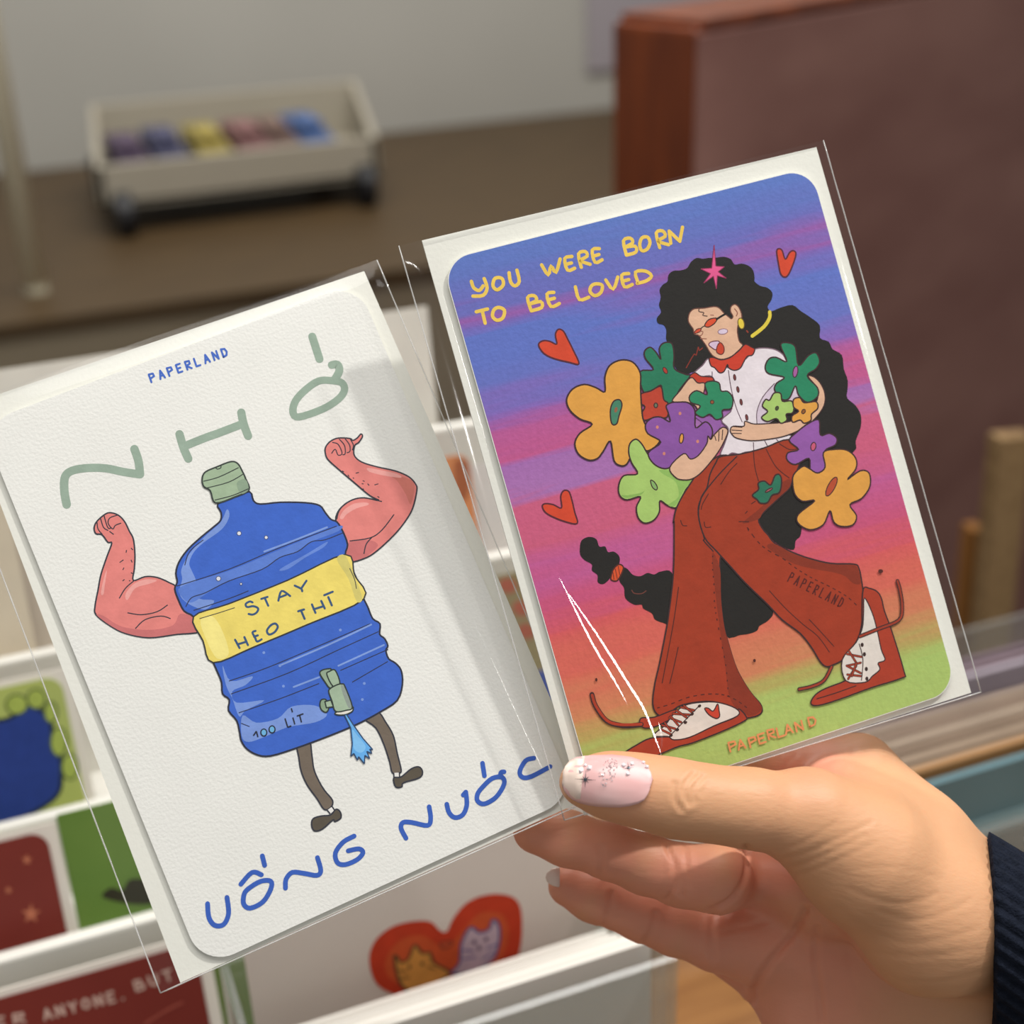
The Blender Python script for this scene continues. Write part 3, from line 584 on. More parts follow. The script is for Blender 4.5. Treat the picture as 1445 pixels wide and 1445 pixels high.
for p in ([(560, 1080), (800, 978), (1025, 872)], [(630, 1190), (760, 1140)], [(858, 1082), (1090, 976)], [(480, 500), (640, 440), (800, 376)]): A.line(c4(*p), (130, 160, 224), 2.6)
for x, y, r in ((352, 407, 11), (490, 428, 9), (247, 638, 12), (362, 665, 6)): A.dot(c4((x, y))[0], r / 3.6, r / 3.6, (226, 228, 238), 0, 1, (70, 80, 120))
for x, y in ((478, 1015), (868, 900), (578, 1186), (990, 1172), (980, 1254), (560, 1082)): A.dot(c4((x, y))[0], 2, 2, (124, 154, 222))
A.end()
A.begin('printed_band').shape(c4((120, 832), (300, 766), (600, 646), (893, 515), (940, 620), (987, 742), (700, 872), (430, 985), (220, 1066), (168, 955)), (238, 218, 112), 2.2, (52, 54, 56))
A.fill(c4((155, 850), (215, 830), (265, 900), (300, 1020), (240, 1045), (185, 950)), (246, 232, 142)).fill(c4((850, 540), (893, 520), (940, 625), (980, 738), (950, 752), (910, 640)), (214, 202, 116))
A.line(c4((150, 842), (250, 812), (330, 786)), (80, 80, 70), 1.3).line(c4((915, 585), (940, 640), (950, 690)), (80, 80, 70), 1.3).end()
A.begin('printed_lettering')
for p in ([(292, 402), (260, 392), (215, 420), (232, 455), (300, 445), (355, 470), (340, 515), (295, 540), (248, 533)], [(392, 362), (462, 340)], [(432, 355), (470, 440)], [(585, 382), (622, 272), (718, 330)], [(600, 345), (670, 318)], [(770, 212), (842, 247), (855, 275)], [(903, 157), (842, 247)],
          [(95, 825), (145, 918)], [(200, 795), (240, 885)], [(122, 878), (220, 848)], [(326, 725), (292, 742), (320, 800), (345, 845), (395, 820)], [(310, 790), (352, 775)], [(810, 502), (875, 482)], [(842, 495), (882, 588)], [(965, 425), (1005, 520)], [(1070, 385), (1110, 470)], [(985, 480), (1095, 445)], [(1105, 320), (1200, 281)], [(1150, 342), (1190, 435)]):
    A.line(g1(*p), (58, 88, 128), 3.1)
A.line(g1((500, 660), (550, 642), (578, 680), (540, 740), (480, 765), (456, 720)), (58, 88, 128), 3.1, True)
A.end('blue lettering on the yellow band')
A.begin('printed_lettering')
for p in ([(425, 1438), (440, 1415), (448, 1445)], [(586, 1350), (600, 1395), (618, 1388)], [(626, 1345), (636, 1380)], [(618, 1298), (624, 1318)], [(646, 1338), (680, 1326)], [(660, 1332), (670, 1370)]): A.line(c4(*p), (40, 44, 60), 1.9, smooth=False)
for q in ((478, 1422), (520, 1406)): A.dot(c4(q)[0], 4.2, 5, (110, 180, 226), 0, 1.8, (40, 44, 60))
A.end('small black volume lettering')
A.begin('printed_cap').shape(c4((232, 252), (205, 190), (172, 168), (164, 130), (180, 95), (240, 68), (310, 42), (345, 52), (368, 90), (386, 130), (402, 186), (330, 222)), (160, 182, 152), 2.4, (58, 66, 62))
A.fill(c4((340, 150), (384, 132), (400, 184), (360, 205)), (142, 164, 140))
for p in ([(170, 142), (250, 120), (350, 72)], [(180, 178), (300, 146), (378, 102)], [(228, 238), (320, 214), (400, 180)], [(232, 72), (242, 80), (258, 74), (260, 64)]): A.line(c4(*p), (58, 66, 62), 1.5)
A.end()
t5 = crop(440, 930, 8.028); TAP = (164, 186, 160)
A.begin('printed_tap')
A.shape(t5((92, 165), (120, 125), (200, 110), (220, 130), (235, 300), (200, 325), (150, 260)), (150, 172, 148), 2, (48, 58, 54)).shape(t5((170, 175), (200, 140), (265, 128), (318, 278), (240, 308)), TAP, 2, (48, 58, 54))
A.shape(t5((92, 520), (105, 465), (150, 455), (170, 480), (190, 560), (160, 603), (110, 575)), (140, 164, 136), 2, (48, 58, 54)).shape(t5((148, 482), (215, 465), (245, 540), (165, 552)), TAP, 2, (48, 58, 54), False)
A.shape(t5((272, 605), (450, 545), (468, 560), (455, 595), (380, 630), (290, 632)), (232, 228, 218), 2, (48, 58, 54))
A.shape(t5((192, 370), (215, 330), (290, 290), (345, 282), (375, 310), (458, 540), (390, 580), (270, 592), (230, 480)), TAP, 2, (48, 58, 54)).fill(t5((330, 300), (370, 318), (450, 535), (415, 550), (360, 420)), (146, 158, 150)).end()
A.begin('printed_water').shape(t5((368, 632), (395, 628), (470, 745), (580, 900), (690, 1026), (655, 1020), (680, 1070), (622, 1045), (655, 1128), (600, 1090), (595, 1185), (530, 1105), (517, 1145), (475, 1068), (442, 1102), (458, 960), (440, 780)), (104, 178, 242), 1.8, (50, 74, 110), False).fill(t5((460, 800), (520, 870), (610, 990), (560, 1060), (480, 1020), (470, 900)), (134, 198, 250)).end()

# ------------------------------------------------------------------ print on the sunset card
d1 = crop(560, 200, 3.6125); d2 = crop(880, 180, 3.6125); d3 = crop(760, 460, 4.817); d4 = crop(960, 460, 4.817)
d5 = crop(760, 740, 4.817); d6 = crop(1000, 740, 4.817); d7 = crop(880, 340, 6.02); d8 = crop(780, 940, 4.817); e2 = crop(1000, 1000, 3.247)
def sunset():
    m = bpy.data.materials.new('sunset_print'); m.use_nodes = True; nt = m.node_tree; N = nt.nodes; L = nt.links; b = N['Principled BSDF']
    b.inputs['Roughness'].default_value = .7; b.inputs['Specular IOR Level'].default_value = .25
    tc = N.new('ShaderNodeTexCoord'); sp = N.new('ShaderNodeSeparateXYZ'); L.new(tc.outputs['Object'], sp.inputs[0])
    mp = N.new('ShaderNodeMapping'); mp.inputs['Scale'].default_value = (8, 130, 1); L.new(tc.outputs['Object'], mp.inputs[0])
    n = N.new('ShaderNodeTexNoise'); n.inputs['Scale'].default_value = 1; n.inputs['Detail'].default_value = 4; L.new(mp.outputs[0], n.inputs['Vector'])
    a = N.new('ShaderNodeMath'); a.operation = 'MULTIPLY_ADD'; a.inputs[1].default_value = .022; a.inputs[2].default_value = -.011; L.new(n.outputs[0], a.inputs[0])
    s = N.new('ShaderNodeMath'); s.operation = 'ADD'; L.new(sp.outputs[1], s.inputs[0]); L.new(a.outputs[0], s.inputs[1])
    tl = N.new('ShaderNodeMath'); tl.operation = 'MULTIPLY_ADD'; tl.inputs[1].default_value = .03; L.new(sp.outputs[0], tl.inputs[0]); L.new(s.outputs[0], tl.inputs[2])
    d = N.new('ShaderNodeMath'); d.operation = 'DIVIDE'; d.inputs[1].default_value = .150; L.new(tl.outputs[0], d.inputs[0])
    cr = N.new('ShaderNodeValToRGB'); L.new(d.outputs[0], cr.inputs[0]); el = cr.color_ramp.elements
    st = [(0, (172, 200, 104)), (13, (172, 200, 104)), (18, (180, 172, 92)), (25, (210, 128, 84)), (36, (218, 98, 76)), (48, (216, 80, 84)), (54, (204, 74, 120)), (64, (196, 84, 148)), (72, (206, 84, 122)), (82, (206, 86, 128)), (85, (172, 110, 180)), (92, (166, 104, 178)), (95, (196, 80, 140)), (101, (186, 84, 152)), (106, (132, 98, 186)), (113, (98, 110, 196)), (124, (88, 112, 200)), (129, (124, 96, 184)), (132, (150, 88, 172)), (136, (102, 104, 190)), (148, (84, 116, 196))]
    while len(el) > 1: el.remove(el[-1])
    el[0].position = 0; el[0].color = lin(st[0][1])
    for v, c in st[1:]: e = el.new(v / 150); e.color = lin(c)
    n3 = N.new('ShaderNodeTexNoise'); n3.inputs['Scale'].default_value = 1; n3.inputs['Detail'].default_value = 6
    mp3 = N.new('ShaderNodeMapping'); mp3.inputs['Scale'].default_value = (900, 300, 1); L.new(tc.outputs['Object'], mp3.inputs[0]); L.new(mp3.outputs[0], n3.inputs['Vector'])
    hs = N.new('ShaderNodeHueSaturation'); mr = N.new('ShaderNodeMapRange'); mr.inputs[3].default_value = .88; mr.inputs[4].default_value = 1.1
    hs.inputs['Saturation'].default_value = .95; L.new(n3.outputs[0], mr.inputs[0]); L.new(mr.outputs[0], hs.inputs['Value']); L.new(cr.outputs[0], hs.inputs['Color']); L.new(hs.outputs[0], b.inputs['Base Color'])
    bp = N.new('ShaderNodeBump'); bp.inputs['Strength'].default_value = .14; bp.inputs['Distance'].default_value = .0006
    n4 = N.new('ShaderNodeTexNoise'); n4.inputs['Scale'].default_value = 900; L.new(tc.outputs['Object'], n4.inputs['Vector']); L.new(n4.outputs[0], bp.inputs['Height']); L.new(bp.outputs[0], b.inputs['Normal'])
    return m
B = Print(PR, RCARD); OL = (62, 42, 44)
B.begin('printed_sunset').fill(round_rect(.0002, .0002, RW - .0002, RH - .0002, .0073, 10), sunset(), False, local=True).end()
YEL = (240, 204, 92)
B.begin('printed_lettering')
for p in ([(380, 712), (392, 745), (420, 758), (440, 735)], [(445, 698), (460, 745), (440, 783), (388, 787)], [(572, 668), (580, 715), (602, 735), (624, 712), (612, 655)],
          [(738, 628), (772, 680), (786, 632), (810, 668), (832, 598)], [(892, 585), (856, 595), (870, 655), (906, 645)], [(862, 625), (890, 618)], [(940, 640), (926, 572), (960, 560), (970, 583), (936, 606), (985, 625)], [(1032, 545), (996, 552), (1010, 615), (1046, 602)], [(1003, 583), (1030, 575)],
          [(1170, 578), (1155, 505), (1190, 492), (1202, 515), (1165, 537)], [(1165, 537), (1215, 533), (1218, 563), (1170, 578)], [(1340, 540), (1322, 465), (1355, 455), (1368, 482), (1330, 506), (1385, 525)],
          [(405, 867), (462, 853)], [(435, 862), (450, 925)], [(685, 862), (666, 795), (700, 785), (712, 808), (675, 828)], [(675, 828), (733, 815), (738, 845), (685, 862)], [(800, 768), (765, 777), (785, 840), (828, 825)], [(773, 806), (803, 798)], [(910, 740), (930, 805), (978, 793)], [(1065, 705), (1102, 752), (1126, 690)], [(1182, 672), (1146, 681), (1160, 740), (1200, 728)], [(1152, 711), (1182, 703)], [(1230, 720), (1216, 665), (1268, 660), (1298, 685), (1270, 710), (1225, 722)]):
    B.line(d1(*p), YEL, 5, n=3)
B.line(d2((240, 590), (232, 528), (286, 580), (300, 508)), YEL, 5, smooth=False)
for p in ([(500, 697), (535, 697), (542, 730), (512, 755), (490, 735)], [(1250, 490), (1278, 487), (1290, 515), (1275, 548), (1248, 555), (1238, 522)], [(520, 845), (548, 860), (540, 898), (510, 910), (488, 890), (495, 857)], [(1012, 725), (1046, 732), (1040, 768), (1010, 785), (985, 765), (990, 738)]): B.line(d1(*p), YEL, 5, True)
B.end('yellow hand lettering')
RED = (216, 74, 46)
for p in (d1((722, 1035), (745, 1015), (780, 1018), (815, 1032), (808, 985), (822, 957), (848, 965), (870, 1005), (900, 1065), (928, 1132), (880, 1125), (800, 1105), (748, 1078)), d3((25, 1222), (48, 1208), (100, 1215), (155, 1237), (150, 1160), (170, 1120), (205, 1125), (225, 1180), (245, 1265), (262, 1342), (180, 1330), (85, 1292), (40, 1260)), d2((780, 632), (792, 618), (808, 628), (824, 672), (845, 638), (865, 628), (878, 645), (862, 700), (838, 752), (818, 762), (800, 745), (790, 700))):
    B.begin('printed_heart').shape(p, RED, 2.3, (92, 40, 50)).end()
HAIR = (36, 34, 32)
B.begin('printed_hair')
B.fill(d7((360, 830), (362, 760), (340, 715), (292, 700), (282, 655), (318, 605), (300, 545), (315, 480), (305, 415), (335, 370), (372, 345), (380, 290), (420, 255), (485, 250), (540, 230), (570, 180), (620, 145), (672, 152), (720, 145), (780, 143), (850, 135), (910, 155), (942, 200), (1000, 193), (1062, 212), (1100, 252), (1112, 315), (1112, 345), (1160, 382), (1220, 398), (1262, 440), (1255, 500), (1222, 556), (1240, 590)) + d2((760, 935), (800, 918), (860, 905), (902, 935), (952, 968), (1000, 1010), (1000, 1072), (1045, 1092), (1065, 1130), (1112, 1160), (1122, 1230), (1142, 1290), (1138, 1360)) + d4((1132, 440), (1135, 492), (1190, 540), (1226, 605), (1225, 690), (1192, 780), (1195, 830), (1165, 870), (1000, 1100), (830, 1360)) + d6((632, 25), (622, 80), (590, 112), (578, 172), (500, 150), (420, 90)) + d4((520, 1290), (500, 1000), (600, 700), (400, 500), (200, 330)) + d7((600, 1112), (540, 1132), (470, 1110), (430, 1060), (415, 1000), (420, 920), (380, 872)), HAIR, n=3)
B.fill(d6((30, 130), (85, 190), (215, 340), (455, 560), (440, 590), (432, 622), (395, 660), (345, 690), (328, 722), (270, 744), (210, 752), (160, 768), (118, 745), (60, 500)), HAIR)
B.fill(d5((560, 297), (600, 300), (640, 342), (690, 352), (740, 330), (785, 340), (830, 320), (905, 328), (940, 500), (890, 665), (845, 668), (790, 645), (770, 605), (712, 572), (700, 545), (650, 545), (590, 502), (580, 430), (548, 380)), HAIR)
B.fill(d5((280, 175), (290, 112), (340, 85), (392, 100), (412, 150), (452, 150), (472, 188), (512, 185), (550, 222), (542, 282), (492, 345), (480, 372), (440, 405), (402, 392), (400, 345), (362, 312), (362, 272), (312, 242), (286, 212)), HAIR)
B.shape(d5((492, 355), (508, 305), (545, 272), (576, 292), (556, 350), (530, 384), (495, 378)), (216, 84, 44), 2, (80, 40, 36))
for a_, b_ in (((520, 300), (535, 370)), ((540, 282), (552, 345)), ((505, 325), (512, 375))): B.line(d5(a_, b_), (120, 50, 36), 1.2, smooth=False)
B.line(d5((632, 445), (650, 468), (700, 470), (732, 450)), (110, 62, 54), 1.5)
B.line(d7((530, 1080), (580, 990), (600, 960), (616, 972), (634, 900), (642, 932), (672, 908)), (140, 52, 40), 1.5, smooth=False)
B.line(d7((1240, 604), (1238, 655), (1190, 730), (1092, 808)), (228, 206, 72), 5.2).line(d7((1042, 760), (1058, 780)), (150, 60, 44), 2)
B.end('black curly hair in a long ponytail')
B.begin('printed_star').shape(d7((768, 35), (782, 215), (855, 220), (802, 262), (872, 318), (795, 295), (787, 408), (762, 300), (680, 358), (738, 278), (655, 238), (748, 232)), (230, 92, 148), 1.2, (150, 50, 90), False).end()
SK, SKL = (226, 182, 152), (150, 92, 76)
B.begin('printed_face').shape(d7((550, 645), (565, 605), (600, 578), (680, 572), (790, 560), (850, 612), (890, 645), (915, 662), (928, 640), (908, 600), (912, 560), (942, 540), (975, 562), (1000, 620), (1000, 665), (975, 705), (965, 765), (980, 850), (1010, 890), (960, 945), (920, 978), (870, 1000), (820, 1005), (770, 985), (735, 950), (700, 890), (672, 850), (640, 805), (600, 790), (590, 748), (570, 720), (550, 685)), SK, 1.6, (110, 70, 60))
B.shape(d7((688, 722), (702, 690), (732, 664), (792, 658), (772, 700), (722, 732)), (222, 82, 48), 1.6, (60, 40, 38)).shape(d7((598, 785), (620, 752), (658, 745), (642, 775)), (214, 84, 56), 1.3, (90, 44, 40))
B.line(d7((790, 665), (830, 640), (868, 618)), (36, 32, 30), 3).line(d7((655, 745), (672, 730), (690, 722)), (50, 40, 36), 1.5).line(d7((640, 575), (640, 600), (680, 610), (672, 632), (712, 640)), (70, 50, 46), 1.4)
B.line(d7((640, 770), (672, 770), (662, 800), (640, 805)), SKL, 1.3).line(d7((650, 830), (705, 832)), SKL, 1.3).line(d7((940, 575), (965, 610), (955, 640)), SKL, 1.5).line(d7((735, 630), (765, 632)), SKL, 1.2)
B.dot(d7((842, 770))[0], 7, 3.8, (220, 202, 222), -8, 1.1, (150, 110, 120))
B.shape(d7((722, 880), (748, 856), (808, 852), (806, 885), (785, 925), (745, 905)), (222, 196, 220), 1.5, (110, 60, 70)).shape(d7((788, 942), (796, 890), (822, 864), (850, 900), (850, 945), (825, 965)), (206, 70, 44), 1.5, (110, 46, 40))
B.dot(d7((997, 702))[0], 4.4, 7.8, (236, 210, 74), -12, 1.4, (110, 90, 40)).end()
OR, GR, LG, PU, RD = (228, 164, 74), (44, 132, 98), (170, 204, 112), (140, 86, 164), (190, 68, 48)
B.begin('printed_flower').shape(d3((690, 310), (780, 297), (726, 222), (720, 172), (758, 145), (798, 180), (830, 228), (820, 155), (850, 116), (905, 120), (920, 200), (922, 290), (1000, 330), (1030, 340), (960, 430), (912, 515), (862, 522), (832, 470), (830, 402), (740, 460), (700, 420)), (40, 124, 92), 2.2, OL).dot(d3((860, 303))[0], 2.6, 5, (180, 62, 48), -30, 1.2, OL).end()
B.begin('printed_flower').shape(d3((690, 465), (760, 442), (830, 412), (850, 500), (880, 530), (872, 620), (790, 622), (720, 642), (690, 610), (722, 550), (685, 522)), RD, 2.2, OL).dot(d3((796, 540))[0], 2.6, 3.4, (110, 120, 96), 0, 1.6, OL).end()
B.begin('printed_flower').shape(d3((450, 448), (450, 350), (482, 270), (560, 232), (640, 247), (690, 320), (692, 420), (700, 560), (715, 650), (770, 730), (822, 785), (740, 850), (655, 810), (620, 900), (595, 942), (558, 950), (512, 915), (488, 782), (440, 850), (400, 900), (340, 912), (272, 872), (246, 800), (280, 730), (364, 668), (280, 632), (212, 572), (190, 500), (230, 430), (310, 398), (390, 420)), OR, 2.4, OL)
B.shape(d3((490, 640), (488, 565), (510, 512), (550, 502), (566, 540), (546, 610), (532, 662), (505, 672)), (70, 132, 104), 2, OL).dot(d3((525, 570))[0], 2.2, 4, (150, 96, 70), 15).end()
B.begin('printed_flower').shape(d3((612, 862), (620, 800), (660, 770), (700, 802), (742, 872), (800, 950), (890, 967), (940, 1030), (1062, 1040), (1000, 1112), (942, 1230), (880, 1222), (824, 1188), (820, 1262), (782, 1320), (720, 1340), (676, 1302), (665, 1230), (692, 1160), (600, 1182), (550, 1150), (545, 1080), (580, 1017), (672, 1005), (632, 930)), LG, 2.2, OL)
B.fill(d3((560, 1150), (600, 1170), (690, 1150), (720, 1120), (690, 1135), (610, 1150)), (140, 180, 92)).fill(d3((820, 980), (890, 985), (935, 1040), (1040, 1052), (990, 1110), (930, 1220), (880, 1215), (950, 1160), (930, 1060), (850, 1010)), (146, 188, 98)).shape(d3((760, 1050), (785, 1060), (806, 1095), (798, 1115), (772, 1095)), (140, 184, 110), 1.6, OL).end()
B.begin('printed_flower').fill(d3((1065, 612), (1200, 625), (1240, 665), (1180, 745), (1110, 655)), (150, 96, 168)).shape(d3((868, 540), (930, 516), (1010, 520), (1060, 572), (1066, 692), (1130, 652), (1170, 682), (1180, 740), (1140, 820), (1080, 890), (1030, 905), (980, 872), (910, 950), (850, 970), (780, 935), (745, 862), (830, 790), (742, 732), (726, 670), (770, 626), (830, 620), (892, 652), (880, 590)), PU, 2.2, OL)
B.dot(d3((970, 765))[0], 2.8, 7, (232, 160, 74), 8, 1.6, OL)
for q in ((960, 595), (806, 688), (1080, 785), (852, 868)): B.dot(d3(q)[0], 2, 2.4, (214, 136, 120))
B.end()
BL_ = (234, 224, 230)
B.begin('printed_blouse').shape(d4((85, 330), (150, 268), (200, 222), (320, 285), (440, 228), (505, 158), (620, 155), (690, 190), (720, 240), (790, 380), (840, 520), (700, 600), (560, 680), (750, 745), (720, 782), (660, 800), (600, 832), (560, 830), (500, 852), (440, 858), (400, 872), (350, 864), (310, 887), (272, 872), (300, 800), (325, 700), (280, 640), (350, 560), (260, 440), (215, 345), (140, 345)), BL_, 1.8, (120, 96, 110))
B.fill(d4((525, 650), (522, 580), (560, 485), (640, 395), (780, 400), (835, 520), (700, 600), (560, 680)), (216, 200, 216))
for p in ([(325, 300), (345, 430), (380, 560), (420, 655)], [(520, 665), (520, 580), (560, 482), (640, 390)], [(215, 345), (215, 310)], [(495, 790), (498, 848)], [(572, 780), (598, 830)], [(650, 770), (680, 800)]): B.line(d4(*p), (96, 70, 84), 1.3)
for q, rot in (((368, 350), -8), ((390, 432), -10), ((412, 518), -10), ((450, 622), -10)): B.dot(d4(q)[0], 1.8, 4.4, (120, 60, 60), rot, 1, OL)
B.shape(d4((62, 345), (98, 318), (140, 342), (216, 350), (216, 385), (150, 397), (85, 368)), (196, 62, 42), 1.6, OL)
B.shape(d7((725, 1000), (760, 990), (820, 1010), (880, 1000), (920, 980), (980, 930), (1030, 880), (1080, 900), (1112, 922), (1092, 970), (1050, 980), (1022, 1022), (990, 1080), (940, 1100), (892, 1080), (880, 1050), (852, 1108), (812, 1120), (772, 1078), (740, 1060)), (202, 62, 42), 1.8, OL).end()
B.begin('printed_arm').shape(d3((908, 512), (960, 440), (1032, 352), (1080, 388), (1130, 400), (1090, 560), (1060, 540), (1000, 517)), SK, 1.8, OL).end()
B.begin('printed_flower').shape(d4((165, 395), (210, 375), (262, 388), (276, 442), (320, 445), (355, 490), (345, 560), (285, 572), (285, 620), (240, 636), (200, 600), (150, 622), (100, 590), (135, 545), (70, 520), (62, 475), (110, 440), (182, 468)), (44, 138, 98), 2, OL).dot(d4((215, 518))[0], 2.6, 2.6, (150, 84, 50), 0, 1.2, OL).end()
TR, TRD = (164, 60, 35), (138, 53, 34)
B.begin('printed_trousers')
B.shape(d3((1100, 960), (1050, 1042), (980, 1150), (932, 1250), (915, 1340)) + d5((920, 0), (915, 330), (882, 620), (860, 750), (820, 950), (790, 1080), (775, 1200), (788, 1268), (830, 1300), (900, 1272), (960, 1232), (1080, 1207), (1200, 1207), (1330, 1250), (1400, 1312)) + d6((262, 1316), (330, 1300), (362, 1270), (350, 1220), (290, 1150), (230, 1060), (180, 960), (130, 800), (100, 680), (80, 500), (76, 240), (110, 60)) + d4((300, 1050), (340, 900)) + d3((1240, 880), (1180, 910)), TR, 2.2, OL)
B.fill(d6((75, 300), (82, 500), (102, 680), (132, 800), (182, 960), (232, 1060), (292, 1150), (350, 1222), (355, 1265), (270, 1300), (150, 1200), (110, 960), (60, 600), (20, 200)), TRD)
B.shape(d4((272, 888), (400, 872), (560, 832), (735, 772), (820, 860), (800, 960), (765, 1040), (742, 1100), (680, 1160), (565, 1268), (530, 1318)) + d6((365, 30), (400, 70), (450, 130), (560, 186), (680, 230), (830, 265), (985, 270), (1020, 300), (1040, 400), (1052, 500), (1050, 590), (1030, 720), (1000, 800), (920, 910), (850, 952), (800, 966), (758, 935), (700, 840), (620, 740), (500, 650), (400, 545), (250, 400), (150, 290), (50, 180)) + d4((165, 1440), (122, 1290), (140, 1170), (180, 1100), (200, 1010), (240, 930)), TR, 2.2, OL)
B.fill(d6((440, 130), (560, 192), (680, 236), (830, 270), (980, 276), (1015, 310), (1030, 400), (980, 400), (900, 340), (700, 300), (560, 260), (400, 160)), TRD).fill(d4((640, 1100), (740, 1040), (742, 1095), (680, 1155), (565, 1262), (530, 1312), (420, 1340), (560, 1220)), TRD)
B.line(d4((385, 885), (250, 1022), (142, 1168), (120, 1282), (160, 1440)) + d5((1120, 110), (1185, 182)), OL, 1.8)
for p in ([(385, 932), (330, 990), (272, 1078)], [(190, 1140), (150, 1210), (140, 1250)], [(495, 850), (505, 960), (530, 1055)], [(580, 835), (650, 960), (740, 1035)], [(670, 800), (740, 840), (800, 835)], [(395, 1330), (465, 1330)], [(480, 1210), (510, 1190)], [(440, 1275), (455, 1258)], [(455, 1370), (462, 1395)], [(160, 1330), (170, 1368), (208, 1366)], [(0, 1320), (15, 1355), (45, 1358)]): B.line(d4(*p), (84, 38, 34), 1.4)
for p in ([(950, 425), (920, 640), (880, 860), (838, 1080)], [(948, 832), (920, 960), (890, 1082)]): B.line(d5(*p), (84, 38, 34), 1.4)
for p in ([(410, 450), (520, 570), (640, 680), (740, 760), (820, 870)], [(680, 645), (760, 730), (850, 830)]): B.line(d6(*p), (84, 38, 34), 1.4)
for p in ([(1185, 180), (1180, 280), (1190, 400), (1195, 540), (1210, 640), (1240, 800), (1270, 950), (1282, 1080), (1292, 1200)],):
    q = catmull(d5(*p), False, 5)
    for i in range(0, len(q) - 2, 2): B.line([q[i], tuple((Vector(q[i]) + Vector(q[i + 1])) / 2 * 1.0)], (84, 38, 34), 1.6, smooth=False)
for P_, pts_ in ((d5, [(805, 1248), (900, 1220), (1000, 1180), (1100, 1158), (1200, 1152), (1280, 1165), (1360, 1205), (1425, 1255)]), (d6, [(260, 20), (330, 115), (400, 175), (500, 230), (580, 290), (650, 335), (720, 375), (800, 412), (880, 455), (950, 500), (1015, 560)])):
    q = catmull(P_(*pts_), False, 4)
    for i in range(0, len(q) - 1, 2): B.line([q[i], q[i + 1]], (84, 38, 34), 1.5, smooth=False)
write(B, 'PAPERLAND', d6((535, 385))[0], d6((905, 570))[0], 13.5, (92, 34, 30), 2, .62)
B.end('flared rust red trousers')
B.begin('printed_arm').shape(d3((890, 962), (985, 868), (1030, 905), (1085, 880), (1142, 800), (1150, 748), (1168, 772), (1190, 742), (1236, 697), (1262, 690), (1285, 712), (1270, 762), (1230, 840), (1170, 922), (1100, 1000), (1040, 1040), (980, 1046), (930, 1030)), SK, 1.8, OL)
for p in ([(1195, 745), (1205, 780)], [(1225, 715), (1222, 785)], [(1250, 705), (1245, 775)]): B.line(d3(*p), OL, 1.4)
B.end()
B.begin('printed_arm').shape(d4((338, 705), (358, 682), (430, 682), (438, 648), (500, 667), (620, 662), (740, 650), (850, 602), (922, 520), (930, 430), (868, 345), (905, 347), (950, 390), (980, 460), (975, 540), (922, 620), (840, 690), (720, 745), (600, 770), (480, 780), (380, 762), (345, 730)), SK, 1.8, OL)
for p in ([(360, 684), (420, 690)], [(345, 708), (418, 712)], [(350, 730), (415, 732)]): B.line(d4(*p), OL, 1.3)
B.end()
for p, col, cen, rx, ry, cc, rot in (
    ((( 680, 130), (730, 115), (780, 145), (802, 270), (868, 202), (920, 184), (945, 240), (920, 292), (860, 340), (930, 420), (930, 482), (862, 520), (802, 470), (780, 408), (740, 490), (692, 500), (640, 440), (652, 390), (705, 350), (600, 325), (575, 280), (600, 225), (650, 214), (722, 242)), (40, 136, 98), (780, 312), 3.4, 8, (168, 96, 160), 10),
    (((605, 505), (635, 457), (680, 460), (692, 512), (752, 510), (770, 550), (760, 592), (718, 600), (722, 640), (682, 662), (650, 630), (590, 650), (550, 622), (592, 582), (556, 545), (578, 500)), LG, (655, 560), 2, 3, (70, 90, 50), 20),
    (((768, 500), (810, 488), (840, 522), (920, 515), (932, 560), (890, 600), (885, 642), (840, 662), (812, 640), (762, 655), (758, 612), (802, 580), (768, 552)), OR, (835, 582), 2.4, 3.4, (150, 92, 40), 30),
    (((738, 780), (790, 722), (870, 662), (940, 640), (950, 742), (1010, 730), (1060, 762), (1050, 810), (978, 852), (982, 960), (930, 1000), (882, 980), (872, 900), (780, 942), (724, 910), (730, 862), (802, 840)), (150, 92, 170), (902, 820), 3.6, 6, (206, 92, 124), 12),
    (((768, 1012), (830, 955), (872, 968), (930, 1000), (982, 960), (970, 862), (1040, 840), (1130, 845), (1190, 900), (1190, 972), (1132, 1045), (1220, 985), (1280, 1000), (1286, 1090), (1230, 1172), (1150, 1215), (1195, 1290), (1170, 1352), (1090, 1362), (1040, 1330), (1015, 1255), (970, 1350), (880, 1385), (800, 1342), (800, 1280), (912, 1188), (830, 1192), (780, 1150), (763, 1080)), (226, 162, 74), (1025, 1092), 5, 15, (186, 80, 50), 28),
    (((488, 1150), (530, 1112), (528, 1068), (570, 1055), (612, 1082), (640, 1020), (670, 1010), (686, 1050), (672, 1130), (622, 1150), (590, 1200), (542, 1204), (520, 1180)), (44, 116, 90), (600, 1116), 1.6, 6, (170, 96, 100), 60)):
    B.begin('printed_flower').shape(d4(*p), col, 2.2, OL).dot(d4(cen)[0], rx, ry, cc, rot, 1.5, OL).end()
WS, RS = (228, 220, 212), (172, 62, 40)
B.begin('printed_shoe')
B.shape(d8((600, 352), (690, 346), (830, 295), (850, 330), (760, 380), (690, 412), (625, 420), (592, 395)), RS, 1.8, OL)
B.line(d8((265, 192), (290, 270), (362, 368), (450, 400), (520, 405), (600, 396)), OL, 7).line(d8((266, 196), (292, 270), (364, 366), (452, 396), (600, 394)), RS, 4)
B.shape(d8((400, 650), (480, 590), (560, 540), (660, 490), (790, 480), (822, 500), (930, 480), (1100, 402), (1240, 345), (1262, 290), (1312, 342), (1300, 372), (1150, 442), (950, 520), (850, 546), (720, 600), (560, 660)), RS, 2, OL)
